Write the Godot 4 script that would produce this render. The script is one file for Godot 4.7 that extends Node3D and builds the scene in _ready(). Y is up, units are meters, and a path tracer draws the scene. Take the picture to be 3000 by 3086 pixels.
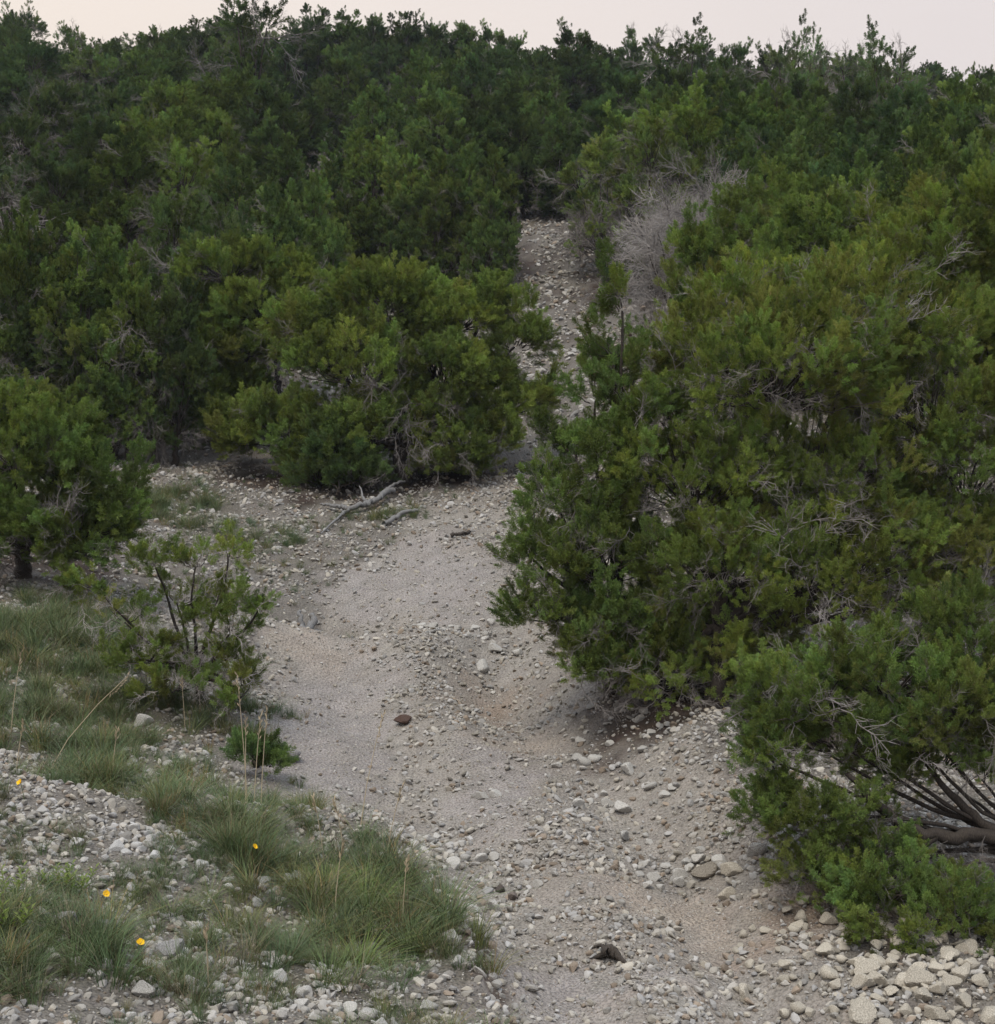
extends Node3D
# A rocky trail climbing a juniper hillside at dusk. Units are metres, y is up.

const EYE := Vector3(0, 6, 0)
const SOFT := 2.5

class Acc:
	var v := PackedVector3Array()
	var n := PackedVector3Array()
	var c := PackedColorArray()
	var ix := PackedInt32Array()
	func mesh(mat: Material, smooth := false) -> ArrayMesh:
		var a := []
		a.resize(Mesh.ARRAY_MAX)
		a[Mesh.ARRAY_VERTEX] = v
		a[Mesh.ARRAY_INDEX] = ix
		if c.size() == v.size():
			a[Mesh.ARRAY_COLOR] = c
		if smooth and n.size() == v.size():
			a[Mesh.ARRAY_NORMAL] = n
		var m := ArrayMesh.new()
		m.add_surface_from_arrays(Mesh.PRIMITIVE_TRIANGLES, a)
		m.surface_set_material(0, mat)
		return m

var rng := RandomNumberGenerator.new()
var taken := {}
var weights := PackedFloat64Array()
var ctrl_x := PackedFloat64Array()
var ctrl_z := PackedFloat64Array()
var xs := PackedFloat64Array()
var zs := PackedFloat64Array()
var ys := PackedFloat64Array()
var bump_a := FastNoiseLite.new()
var bump_b := FastNoiseLite.new()
var patch := FastNoiseLite.new()
var spray_meshes := []
var twig_mesh: ArrayMesh
var twig_fan: ArrayMesh
var bark: StandardMaterial3D
var bark_pale: StandardMaterial3D
var leaf_mats := {}
var dead_mat: StandardMaterial3D
var deadwood: StandardMaterial3D
var stone_mat: StandardMaterial3D
var grass_mat: StandardMaterial3D

const SKY_TOP := Color(0.86, 0.98, 1.14)
const SKY_LOW := Color(0.50, 0.46, 0.455)
const SKY_WARM := Color(0.625, 0.545, 0.46)
const LEAVES := {"k": Color(0.20, 0.212, 0.26), "m": Color(0.27, 0.272, 0.27), "b": Color(0.29, 0.28, 0.30), "g": Color(0.24, 0.24, 0.42), "n": Color(0.32, 0.305, 0.28), "y": Color(0.39, 0.36, 0.27)}
var NEAR_LOOK := {
	"R1": {"label": "huge spreading juniper over the trail's right side, dark hollow beneath it", "radius": 0.10, "lobe": 0.42, "tuft": 0.115, "per": 32, "cover": 1.16, "dead": 0.8, "grey": 1.25, "twig": 0.55, "stem": 0.011, "flat": 0.8, "mat": "n", "olive": 0.16,
		"bare": [[0.6, 2.1, 0.6, 0.55], [1.2, 1.3, 0.5, 0.4], [0.2, 1.1, 0.6, 0.3], [1.7, 3.1, 0.4, 0.35]]},
	"R2": {"label": "nearest juniper at the lower right, thick dark limb and hanging twigs over rubble", "radius": 0.05, "lobe": 0.34, "tuft": 0.100, "per": 40, "cover": 1.05, "dead": 0.7, "twig": 0.45, "stem": 0.009, "flat": 0.8, "mat": "m", "olive": 0.14,
		"fan": [[-0.75, 0.42, 0.25, 0.32, 26, 0.0, -1.2, 0.35], [-0.3, 0.45, 0.25, 0.35, 20, 0.0, -1.2, 0.3], [-1.0, 0.2, 0.2, 0.35, 12, -0.2, -0.5, 0.4]]},
	"R3": {"label": "darker pointed juniper leaning over the trail in front of the huge one", "radius": 0.08, "lobe": 0.34, "tuft": 0.13, "per": 30, "cover": 1.0, "dead": 0.6, "twig": 0.5, "stem": 0.009, "lift": 0.75, "mat": "m", "grey": 1.1},
	"R4": {"label": "tall juniper at the right frame edge rising behind the huge one", "radius": 0.12, "lobe": 0.45, "tuft": 0.130, "per": 40, "cover": 1.21, "dead": 0.5, "twig": 0.6, "stem": 0.012, "flat": 0.8, "mat": "n", "olive": 0.14},
	"R5": {"label": "bright green juniper just right of the grey dead trees", "radius": 0.1, "lobe": 0.5, "tuft": 0.192, "per": 32, "cover": 1.16, "dead": 0.5, "twig": 0.6, "lift": 0.9, "mat": "m"},
	"R6": {"label": "broad green juniper above and behind the huge right one", "radius": 0.1, "lobe": 0.48, "tuft": 0.185, "per": 32, "cover": 1.16, "dead": 0.6, "twig": 0.6, "mat": "m"},
	"R7": {"label": "narrow green juniper between the upper trail and the huge right one", "radius": 0.08, "lobe": 0.46, "tuft": 0.178, "per": 32, "cover": 1.16, "dead": 0.5, "twig": 0.5, "lift": 0.9, "mat": "m"},
	"R8": {"label": "yellowish juniper crown just above the huge right one", "radius": 0.1, "lobe": 0.44, "tuft": 0.130, "per": 40, "cover": 1.16, "dead": 0.7, "twig": 0.5, "mat": "y", "olive": 0.16},
	"C1": {"label": "broad bushy juniper in the centre, behind the bleached branch", "radius": 0.14, "lobe": 0.5, "tuft": 0.192, "per": 40, "cover": 1.05, "dead": 0.45, "twig": 0.65, "mat": "n",
		"fan": [[0.4, 0.6, 0.5, 0.6, 14, 0.2, 0.0, 0.8], [1.2, 0.5, 0.2, 0.5, 10, 0.2, 0.1, 0.6]],
		"bare": [[0.3, 1.6, 1.0, 0.6], [-0.9, 2.0, 0.9, 0.5], [1.2, 1.2, 0.8, 0.5]]},
	"C2": {"label": "bright-topped juniper adjoining the broad central one on its left", "radius": 0.1, "lobe": 0.5, "tuft": 0.192, "per": 40, "cover": 1.05, "dead": 0.7, "twig": 0.65, "mat": "n"},
	"C3": {"label": "low juniper bush at the foot of the broad central juniper", "name": "juniper_bush", "category": "bush", "radius": 0.04, "lobe": 0.35, "tuft": 0.222, "per": 20, "cover": 1.21, "dead": 0.3, "twig": 0.4, "mat": "k"},
	"L1": {"label": "dense juniper at the left frame edge with bare grey lower branches", "radius": 0.1, "lobe": 0.42, "tuft": 0.163, "per": 40, "cover": 1.16, "dead": 0.6, "twig": 0.5, "mat": "m",
		"fan": [[-0.3, 0.4, 0.5, 0.8, 40, 0.3, 0.5, 0.5]]},
	"S1": {"label": "young open juniper on the left slope, grey twigs showing through", "name": "young_juniper", "radius": 0.05, "lobe": 0.24, "tuft": 0.111, "per": 18, "cover": 0.38, "dead": 2.0, "grey": 1.8, "twig": 0.4, "stem": 0.007, "mat": "n",
		"fan": [[-0.1, 0.7, 0.1, 0.45, 16, 0.0, 0.3, 0.3], [-0.4, 0.8, 0.1, 0.4, 12, 0.0, 0.3, 0.3], [0.1, 0.35, 0.1, 0.4, 10, 0.0, 0.3, 0.2]]},
	"S2": {"label": "small dark bush at the left edge of the wheel track", "name": "juniper_bush", "category": "bush", "radius": 0.025, "lobe": 0.2, "tuft": 0.126, "per": 20, "cover": 1.21, "dead": 0.3, "twig": 0.25, "stem": 0.006, "mat": "k"},
}

# ---------------------------------------------------------------- the place

func _ready() -> void:
	rng.seed = 7
	var cam := Camera3D.new()
	cam.name = "camera"
	cam.position = EYE
	cam.rotation_degrees = Vector3(-4, 0, 0)
	cam.fov = 36
	cam.near = 0.1
	cam.far = 1500
	cam.current = true
	add_child(cam)
	var env := Environment.new()
	env.background_mode = Environment.BG_SKY
	env.sky = make_sky()
	env.background_energy_multiplier = 1.0
	env.ambient_light_source = Environment.AMBIENT_SOURCE_SKY
	env.tonemap_mode = Environment.TONE_MAPPER_LINEAR
	env.tonemap_exposure = 1.6
	env.sdfgi_enabled = true
	env.ssao_enabled = true
	env.ssil_enabled = true
	env.fog_enabled = true
	env.fog_density = 0.00025
	env.fog_light_color = Color(0.80, 0.84, 0.92)
	var world := WorldEnvironment.new()
	world.name = "world"
	world.environment = env
	add_child(world)
	var sun := DirectionalLight3D.new()
	sun.name = "sun"
	sun.light_energy = 0.5
	sun.light_angular_distance = 26
	sun.light_color = Color(1.0, 0.95, 0.86)
	sun.shadow_enabled = true
	sun.sky_mode = DirectionalLight3D.SKY_MODE_LIGHT_ONLY
	sun.rotation_degrees = Vector3(-64, -30, 0)
	add_child(sun)

	bump_a.seed = 1
	bump_a.frequency = 0.45
	bump_a.fractal_octaves = 3
	bump_b.seed = 2
	bump_b.frequency = 1.6
	bump_b.fractal_octaves = 3
	patch.seed = 4
	patch.frequency = 0.11
	patch.fractal_octaves = 3
	make_materials()
	solve_terrain()
	build_ground(ground_material())
	make_shapes()
	build_hill_trees()
	build_near_trees()
	build_gravel()
	build_stones()
	build_grass()
	build_small_things()

func numbered(base: String) -> String:
	var k: int = taken.get(base, 0)
	taken[base] = k + 1
	return base if k == 0 else "%s_%03d" % [base, k]

func tag(o: Node, label: String, category := "", group := "", kind := "") -> void:
	o.set_meta("label", label)
	if category: o.set_meta("category", category)
	if group: o.set_meta("group", group)
	if kind: o.set_meta("kind", kind)

func thing(called: String, at: Vector3, label: String, category: String, group := "") -> Node3D:
	var o := Node3D.new()
	o.name = numbered(called)
	add_child(o)
	o.position = at
	tag(o, label, category, group)
	return o

func part(called: String, mesh: Mesh, parent: Node) -> MeshInstance3D:
	var o := MeshInstance3D.new()
	o.mesh = mesh
	o.name = called
	parent.add_child(o, true)
	return o

func scatter(called: String, mesh: Mesh, xf: Array, col: PackedColorArray, parent: Node) -> MultiMeshInstance3D:
	var mm := MultiMesh.new()
	mm.transform_format = MultiMesh.TRANSFORM_3D
	mm.use_colors = true
	mm.mesh = mesh
	mm.instance_count = xf.size()
	for i in xf.size():
		mm.set_instance_transform(i, xf[i])
		mm.set_instance_color(i, col[i])
	var o := MultiMeshInstance3D.new()
	o.multimesh = mm
	o.name = called
	parent.add_child(o, true)
	o.set_meta("kind", "stuff")
	return o

# ---------------------------------------------------------------- terrain

func solve_terrain() -> void:
	var n := CONTROL.size()
	var m := n + 3
	var a := []
	for i in n:
		ctrl_x.append(CONTROL[i][0])
		ctrl_z.append(CONTROL[i][1])
	for i in m:
		var row := PackedFloat64Array()
		row.resize(m + 1)
		if i < n:
			for j in n:
				var dx := ctrl_x[i] - ctrl_x[j]
				var dz := ctrl_z[i] - ctrl_z[j]
				row[j] = sqrt(dx * dx + dz * dz + SOFT * SOFT)
			row[n] = 1.0
			row[n + 1] = ctrl_x[i]
			row[n + 2] = ctrl_z[i]
			row[m] = CONTROL[i][2]
		else:
			for j in n:
				row[j] = 1.0 if i == n else (ctrl_x[j] if i == n + 1 else ctrl_z[j])
		a.append(row)
	for k in m:
		var best := k
		for i in range(k + 1, m):
			if absf(a[i][k]) > absf(a[best][k]):
				best = i
		var swap = a[k]
		a[k] = a[best]
		a[best] = swap
		var rk: PackedFloat64Array = a[k]
		for i in range(k + 1, m):
			var ri: PackedFloat64Array = a[i]
			var f := ri[k] / rk[k]
			if f != 0.0:
				for j in range(k, m + 1):
					ri[j] -= f * rk[j]
				a[i] = ri
	weights.resize(m)
	for k in range(m - 1, -1, -1):
		var rk: PackedFloat64Array = a[k]
		var s := rk[m]
		for j in range(k + 1, m):
			s -= rk[j] * weights[j]
		weights[k] = s / rk[k]

func bank_inside(x: float, z: float) -> float:
	# distance inward from the edge of the near bank, negative outside
	if x < -9.0 or x > 1.0 or z < -14.5 or z > -4.0:
		return -9.0
	var p := Vector2(x, z)
	var d := 99.0
	for i in EDGE.size() - 1:
		d = minf(d, p.distance_to(Geometry2D.get_closest_point_to_segment(p, EDGE[i], EDGE[i + 1])))
	return d if Geometry2D.is_point_in_polygon(p, BANK) else -d

func trail_at(z: float) -> Vector2:
	# centre x and half width of the trail at depth z
	for i in TRAIL.size() - 1:
		if z <= TRAIL[i][1] and z >= TRAIL[i + 1][1]:
			var t: float = (TRAIL[i][1] - z) / (TRAIL[i][1] - TRAIL[i + 1][1])
			t = t * t * (3.0 - 2.0 * t)
			return Vector2(lerpf(TRAIL[i][0], TRAIL[i + 1][0], t), lerpf(TRAIL[i][2], TRAIL[i + 1][2], t))
	return Vector2(0, 0.01)

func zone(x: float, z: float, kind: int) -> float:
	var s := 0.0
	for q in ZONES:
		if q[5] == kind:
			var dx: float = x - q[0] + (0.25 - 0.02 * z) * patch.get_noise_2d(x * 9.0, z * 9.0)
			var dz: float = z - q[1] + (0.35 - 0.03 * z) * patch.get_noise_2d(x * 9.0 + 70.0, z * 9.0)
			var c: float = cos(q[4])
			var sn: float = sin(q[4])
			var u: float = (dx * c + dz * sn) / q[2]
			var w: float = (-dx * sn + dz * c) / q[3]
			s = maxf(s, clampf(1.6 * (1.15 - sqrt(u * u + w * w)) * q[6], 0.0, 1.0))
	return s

func raw_height(x: float, z: float) -> float:
	var n := ctrl_x.size()
	var h := weights[n] + weights[n + 1] * x + weights[n + 2] * z
	for i in n:
		var dx := x - ctrl_x[i]
		var dz := z - ctrl_z[i]
		h += weights[i] * sqrt(dx * dx + dz * dz + SOFT * SOFT)
	if z < -4.0 and z > -75.0 and absf(x) < 40.0:
		var near := clampf((z + 75.0) / 40.0, 0.0, 1.0)
		h += (0.10 * bump_a.get_noise_2d(x, z) + 0.035 * bump_b.get_noise_2d(x, z)) * (0.5 + 0.5 * near)
		var t := trail_at(z)
		var lat := (x - t.x) / t.y
		if absf(lat) < 1.6 and z > -30.0:
			# wheel ruts, and the ridge of spoil between them
			h -= 0.16 * exp(-pow((absf(lat) - 0.55) / 0.26, 2.0)) * smoothstep(-24.0, -19.0, z)
			h += 0.11 * exp(-pow(absf(lat) / 0.25, 2.0)) * smoothstep(-22.0, -18.0, z)
		h += 0.22 * exp(-pow((z + 11.3) / 0.55, 2.0) - pow((x - 3.6) / 1.1, 2.0))
		var b := bank_inside(x, z)
		if b > -0.05:
			h += 0.34 * smoothstep(-0.05, 0.14, b) * exp(-maxf(b, 0.0) / 1.3)
		# the crest in the trail, with a hollow behind it
		h += 0.34 * exp(-pow((z + 20.9 + 0.25 * x) / 0.9, 2.0)) * smoothstep(0.6, -1.2, x) * smoothstep(-4.6, -3.0, x)
		h -= 0.42 * exp(-pow((z + 22.3) / 0.7, 2.0) - pow((x + 2.2) / 0.9, 2.0))
		h -= 0.3 * exp(-pow((z + 19.2) / 1.4, 2.0) - pow((x + 0.05) / 0.6, 2.0))
		h -= 0.16 * exp(-pow((z + 15.5) / 1.8, 2.0) - pow((x - 0.05) / 0.45, 2.0))
		h += 0.26 * exp(-pow((lat - 1.3) / 0.32, 2.0)) * smoothstep(-21.5, -18.0, z) * smoothstep(-12.5, -14.5, z)
	return h

func lines(stops: Array) -> PackedFloat64Array:
	# [start, end, step] runs put end to end
	var out := PackedFloat64Array()
	for s in stops:
		var n := int(round(absf(s[1] - s[0]) / s[2]))
		for i in n:
			out.append(lerpf(s[0], s[1], float(i) / n))
	out.append(stops[-1][1])
	return out

func ground_y(x: float, z: float) -> float:
	var i := clampi(xs.bsearch(x) - 1, 0, xs.size() - 2)
	var j := clampi(zs.bsearch(z) - 1, 0, zs.size() - 2)
	var u := clampf((x - xs[i]) / (xs[i + 1] - xs[i]), 0.0, 1.0)
	var w := clampf((z - zs[j]) / (zs[j + 1] - zs[j]), 0.0, 1.0)
	var n := xs.size()
	return lerpf(lerpf(ys[j * n + i], ys[j * n + i + 1], u), lerpf(ys[(j + 1) * n + i], ys[(j + 1) * n + i + 1], u), w)

func on_ground(x: float, z: float, lift := 0.0) -> Vector3:
	return Vector3(x, ground_y(x, z) + lift, z)

func soil(x: float, z: float) -> Color:
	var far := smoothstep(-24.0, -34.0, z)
	var c := Color(0.27, 0.248, 0.226)
	var g := 0.5 + 0.9 * patch.get_noise_2d(x * 6.0, z * 6.0)
	c = c.lerp(Color(0.18, 0.155, 0.135), clampf(g, 0.0, 1.0) * (0.45 + 0.4 * far))
	var t := trail_at(z)
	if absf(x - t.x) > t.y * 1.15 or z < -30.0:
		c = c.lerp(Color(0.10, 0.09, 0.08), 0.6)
	c = c.lerp(Color(0.275, 0.251, 0.24), zone(x, z, 4))
	c = c.lerp(Color(0.305, 0.262, 0.225), zone(x, z, 0))
	c = c.lerp(Color(0.25, 0.20, 0.163), zone(x, z, 5))
	c = c.lerp(Color(0.055, 0.042, 0.036), zone(x, z, 2))  # duff under the trees, plus the shade painted at the top of the trail
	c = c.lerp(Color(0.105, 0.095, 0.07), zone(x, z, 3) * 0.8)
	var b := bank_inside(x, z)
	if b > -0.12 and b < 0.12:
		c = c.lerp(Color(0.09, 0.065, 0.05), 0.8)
	var v := 1.0 + 0.3 * bump_b.get_noise_2d(x * 5.0, z * 5.0)
	return Color(c.r * v, c.g * v, c.b * v)

func build_ground(mat: Material) -> void:
	xs = lines([[-400, -60, 34], [-60, -20, 2], [-20, -8, 0.4], [-8, 9, 0.12], [9, 20, 0.4], [20, 60, 2], [60, 400, 34]])
	zs = lines([[-420, -120, 20], [-120, -60, 1.5], [-60, -31, 0.3], [-31, -8, 0.12], [-8, 0, 0.5], [0, 60, 6], [60, 320, 26]])
	var n := xs.size()
	var acc := Acc.new()
	for j in zs.size():
		for i in n:
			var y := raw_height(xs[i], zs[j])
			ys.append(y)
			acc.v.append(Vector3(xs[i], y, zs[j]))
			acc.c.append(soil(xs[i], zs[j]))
	for j in zs.size():
		for i in n:
			var i0 := maxi(i - 1, 0)
			var i1 := mini(i + 1, n - 1)
			var j0 := maxi(j - 1, 0)
			var j1 := mini(j + 1, zs.size() - 1)
			acc.n.append(Vector3(-(ys[j * n + i1] - ys[j * n + i0]) / (xs[i1] - xs[i0]), 1.0, -(ys[j1 * n + i] - ys[j0 * n + i]) / (zs[j1] - zs[j0])).normalized())
	for j in zs.size() - 1:
		for i in n - 1:
			var a := j * n + i
			acc.ix.append_array(PackedInt32Array([a, a + 1, a + n, a + 1, a + n + 1, a + n]))
	var o := part("ground", acc.mesh(mat, true), self)
	o.set_meta("kind", "structure")
	o.set_meta("label", "rocky limestone hillside with an eroded pale trail climbing it")

# ---------------------------------------------------------------- shapes

func tube(acc: Acc, pts: Array, r0: float, r1: float, sides := 5, col := Color.WHITE) -> void:
	var n := pts.size()
	var first := acc.v.size()
	var side := Vector3.ZERO
	for k in n:
		var d: Vector3 = (pts[mini(k + 1, n - 1)] - pts[maxi(k - 1, 0)]).normalized()
		if side == Vector3.ZERO:
			side = d.cross(Vector3(0.31, 0.2, 0.93)).normalized()
		side = (side - d * side.dot(d)).normalized()
		var other := d.cross(side)
		var r := lerpf(r0, r1, float(k) / (n - 1))
		for s in sides:
			var a := TAU * s / sides
			var q := side * cos(a) + other * sin(a)
			acc.v.append(pts[k] + q * r)
			acc.n.append(q)
			acc.c.append(col)
	for k in n - 1:
		for s in sides:
			var a := first + k * sides + s
			var b := first + k * sides + (s + 1) % sides
			acc.ix.append_array(PackedInt32Array([a, a + sides, b, b, a + sides, b + sides]))
	# close both ends
	for s in range(1, sides - 1):
		acc.ix.append_array(PackedInt32Array([first, first + s + 1, first + s]))
		var e := first + (n - 1) * sides
		acc.ix.append_array(PackedInt32Array([e, e + s, e + s + 1]))

func crooked(a: Vector3, b: Vector3, steps: int, wander: float, sag := 0.0) -> Array:
	var out := [a]
	for k in range(1, steps):
		var t := float(k) / steps
		out.append(a.lerp(b, t) + unit() * wander * a.distance_to(b) + Vector3.UP * sag * sin(PI * t))
	out.append(b)
	return out

func gnarl(acc: Acc, path: Array, r0: float, r1: float, sides: int) -> void:
	# a limb with kinks along it and an uneven girth
	var pts := []
	for k in path.size() - 1:
		var a: Vector3 = path[maxi(k - 1, 0)]
		var b: Vector3 = path[k]
		var c: Vector3 = path[k + 1]
		var d: Vector3 = path[mini(k + 2, path.size() - 1)]
		for s in 4:
			var p := b.cubic_interpolate(c, a, d, s / 4.0)
			if k + s > 0:
				p += unit() * lerpf(r0, r1, (k + s / 4.0) / path.size()) * 0.45
			pts.append(p)
	pts.append(path[-1])
	var first := acc.v.size()
	tube(acc, pts, r0, r1, sides)
	for i in range(first, acc.v.size()):
		acc.v[i] += acc.n[i] * lerpf(r0, r1, float(i - first) / (acc.v.size() - first)) * rng.randf_range(-0.22, 0.22)

func unit() -> Vector3:
	var y := rng.randf_range(-1, 1)
	var a := rng.randf() * TAU
	var r := sqrt(1.0 - y * y)
	return Vector3(r * cos(a), y, r * sin(a))

func across(d: Vector3) -> Vector3:
	var q := unit()
	return (q - d * q.dot(d)).normalized()

func kite(acc: Acc, p: Vector3, d: Vector3, l: float, w: float, col: Color) -> void:
	var s := across(d)
	var o := d.cross(s)
	for q: Vector3 in [s, o]:
		var i := acc.v.size()
		acc.v.append(p)
		acc.v.append(p + d * l * 0.55 + q * w)
		acc.v.append(p + d * l)
		acc.v.append(p + d * l * 0.55 - q * w)
		for k in 4:
			acc.c.append(col)
		acc.ix.append_array(PackedInt32Array([i, i + 1, i + 2, i, i + 2, i + 3]))

func make_spray(sides: int, subs: int, w: float, spread: float) -> ArrayMesh:
	# a leafy juniper shoot, one unit long, growing up y
	var acc := Acc.new()
	var bend := across(Vector3.UP) * 0.18
	tube(acc, [Vector3.ZERO, Vector3(0, 0.5, 0) + bend * 0.4, Vector3(0, 0.92, 0) + bend], 0.014, 0.006, 3, Color(0.85, 0.6, 0.42))
	for k in sides:
		var t := lerpf(0.12, 0.98, (k + rng.randf() * 0.6) / sides)
		var at := Vector3(0, t * 0.92, 0) + bend * t
		var a := k * 2.4 + rng.randf() * 0.7
		var d := (Vector3(cos(a), 0, sin(a)) * spread * (1.05 - 0.55 * t) + Vector3.UP * (0.55 + 0.5 * t)).normalized()
		var l := 0.42 * (1.05 - 0.5 * t) * rng.randf_range(0.7, 1.25)
		for j in subs:
			var s := float(j + 1) / subs
			var dd := (d + across(d) * 1.1 * (1.0 - s * 0.5) + Vector3.UP * 0.12).normalized()
			var v := rng.randf_range(0.78, 1.0)
			kite(acc, at + d * l * (s - 0.18), dd, 0.15 * rng.randf_range(0.7, 1.35), w, Color(0.66 * v, 0.93 * v, 0.27 * v))
	return acc.mesh(null)

func make_twig(forks: int, spread: float, thick: float) -> ArrayMesh:
	# a bare crooked branch, one unit long
	var acc := Acc.new()
	var pts := [Vector3.ZERO]
	var dir := Vector3.UP
	for k in 5:
		dir = (dir + unit() * 0.55).normalized()
		pts.append(pts[-1] + dir * 0.2)
	tube(acc, pts, thick, thick * 0.35, 4)
	for k in forks:
		var t := rng.randf_range(0.15, 0.95)
		var i := mini(int(t * 5), 4)
		var p: Vector3 = pts[i].lerp(pts[i + 1], t * 5 - i)
		var d: Vector3 = ((pts[i + 1] - pts[i]).normalized() + across(dir) * spread).normalized()
		var l := rng.randf_range(0.2, 0.5)
		var q := p + d * l * 0.5 + unit() * 0.09
		var e := q + (d + unit() * 0.8).normalized() * l * 0.5
		tube(acc, [p, q, q.lerp(e, 0.5) + unit() * 0.05, e], thick * 0.5, thick * 0.16, 3)
		for j in 2:
			var f := q + (e - q) * rng.randf() * 0.6
			tube(acc, [f, f + (d + unit() * 0.8).normalized() * l * 0.45], thick * 0.28, thick * 0.1, 3)
	return acc.mesh(dead_mat)

func make_stone(fine: int, flat := 1.0, cut := 0.36) -> ArrayMesh:
	# a chipped lump: a subdivided octahedron cut by random planes
	var v: Array = [Vector3.RIGHT, Vector3.LEFT, Vector3.UP, Vector3.DOWN, Vector3.BACK, Vector3.FORWARD]
	var f: Array = [[0, 2, 4], [2, 1, 4], [1, 3, 4], [3, 0, 4], [2, 0, 5], [1, 2, 5], [3, 1, 5], [0, 3, 5]]
	for k in fine:
		var g := []
		var mid := {}
		for t in f:
			var m := []
			for e in 3:
				var a: int = t[e]
				var b: int = t[(e + 1) % 3]
				var key := Vector2i(mini(a, b), maxi(a, b))
				if not mid.has(key):
					mid[key] = v.size()
					v.append(((v[a] + v[b]) * 0.5).normalized())
				m.append(mid[key])
			g.append_array([[t[0], m[0], m[2]], [m[0], t[1], m[1]], [m[2], m[1], t[2]], [m[0], m[1], m[2]]])
		f = g
	var planes := []
	for k in 8:
		planes.append([unit(), rng.randf_range(cut, cut + 0.34)])
	var stretch := Vector3(rng.randf_range(1.0, 1.6), flat * rng.randf_range(0.75, 1.05), rng.randf_range(0.8, 1.3))
	var acc := Acc.new()
	for p: Vector3 in v:
		var r := rng.randf_range(0.98, 1.0)
		for q in planes:
			var d: float = p.dot(q[0])
			if d > 0.05:
				r = minf(r, q[1] / d)
		acc.v.append(p * r * stretch)
	for t in f:
		acc.ix.append_array(PackedInt32Array([t[0], t[2], t[1]]))
	var out := acc.mesh(stone_mat)
	return out

func make_tuft(blades: int, lean: float, w: float, tan_share: float, seed_heads := false) -> ArrayMesh:
	# a bunch of grass about one unit tall
	var acc := Acc.new()
	for k in blades:
		var a := rng.randf() * TAU
		var out := Vector3(cos(a), 0, sin(a))
		var r := sqrt(rng.randf()) * 0.28
		var p := out * r * 0.6 + unit() * 0.04
		p.y = -0.03
		var h := rng.randf_range(0.45, 1.0)
		var bendy := lean * rng.randf_range(0.2, 1.3)
		var side := out.cross(Vector3.UP).rotated(Vector3.UP, rng.randf_range(-0.9, 0.9)) * w
		var v := rng.randf_range(0.7, 1.0)
		var col := Color(0.62 * v, 0.78 * v, 0.40 * v)
		if rng.randf() < tan_share:
			col = Color(0.95 * v, 0.78 * v, 0.52 * v)
		var i := acc.v.size()
		for s in 4:
			var t := s / 3.0
			var q := p + Vector3.UP * h * t * (1.0 - 0.25 * bendy * t) + out * bendy * h * t * t
			if s < 3:
				acc.v.append(q - side * (1.0 - t * 0.7))
				acc.v.append(q + side * (1.0 - t * 0.7))
				acc.c.append(col)
				acc.c.append(col)
			else:
				acc.v.append(q)
				acc.c.append(col)
		acc.ix.append_array(PackedInt32Array([i, i + 1, i + 2, i + 1, i + 3, i + 2, i + 2, i + 3, i + 4, i + 3, i + 5, i + 4, i + 4, i + 5, i + 6]))
	return acc.mesh(grass_mat)

# ---------------------------------------------------------------- trees

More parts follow.
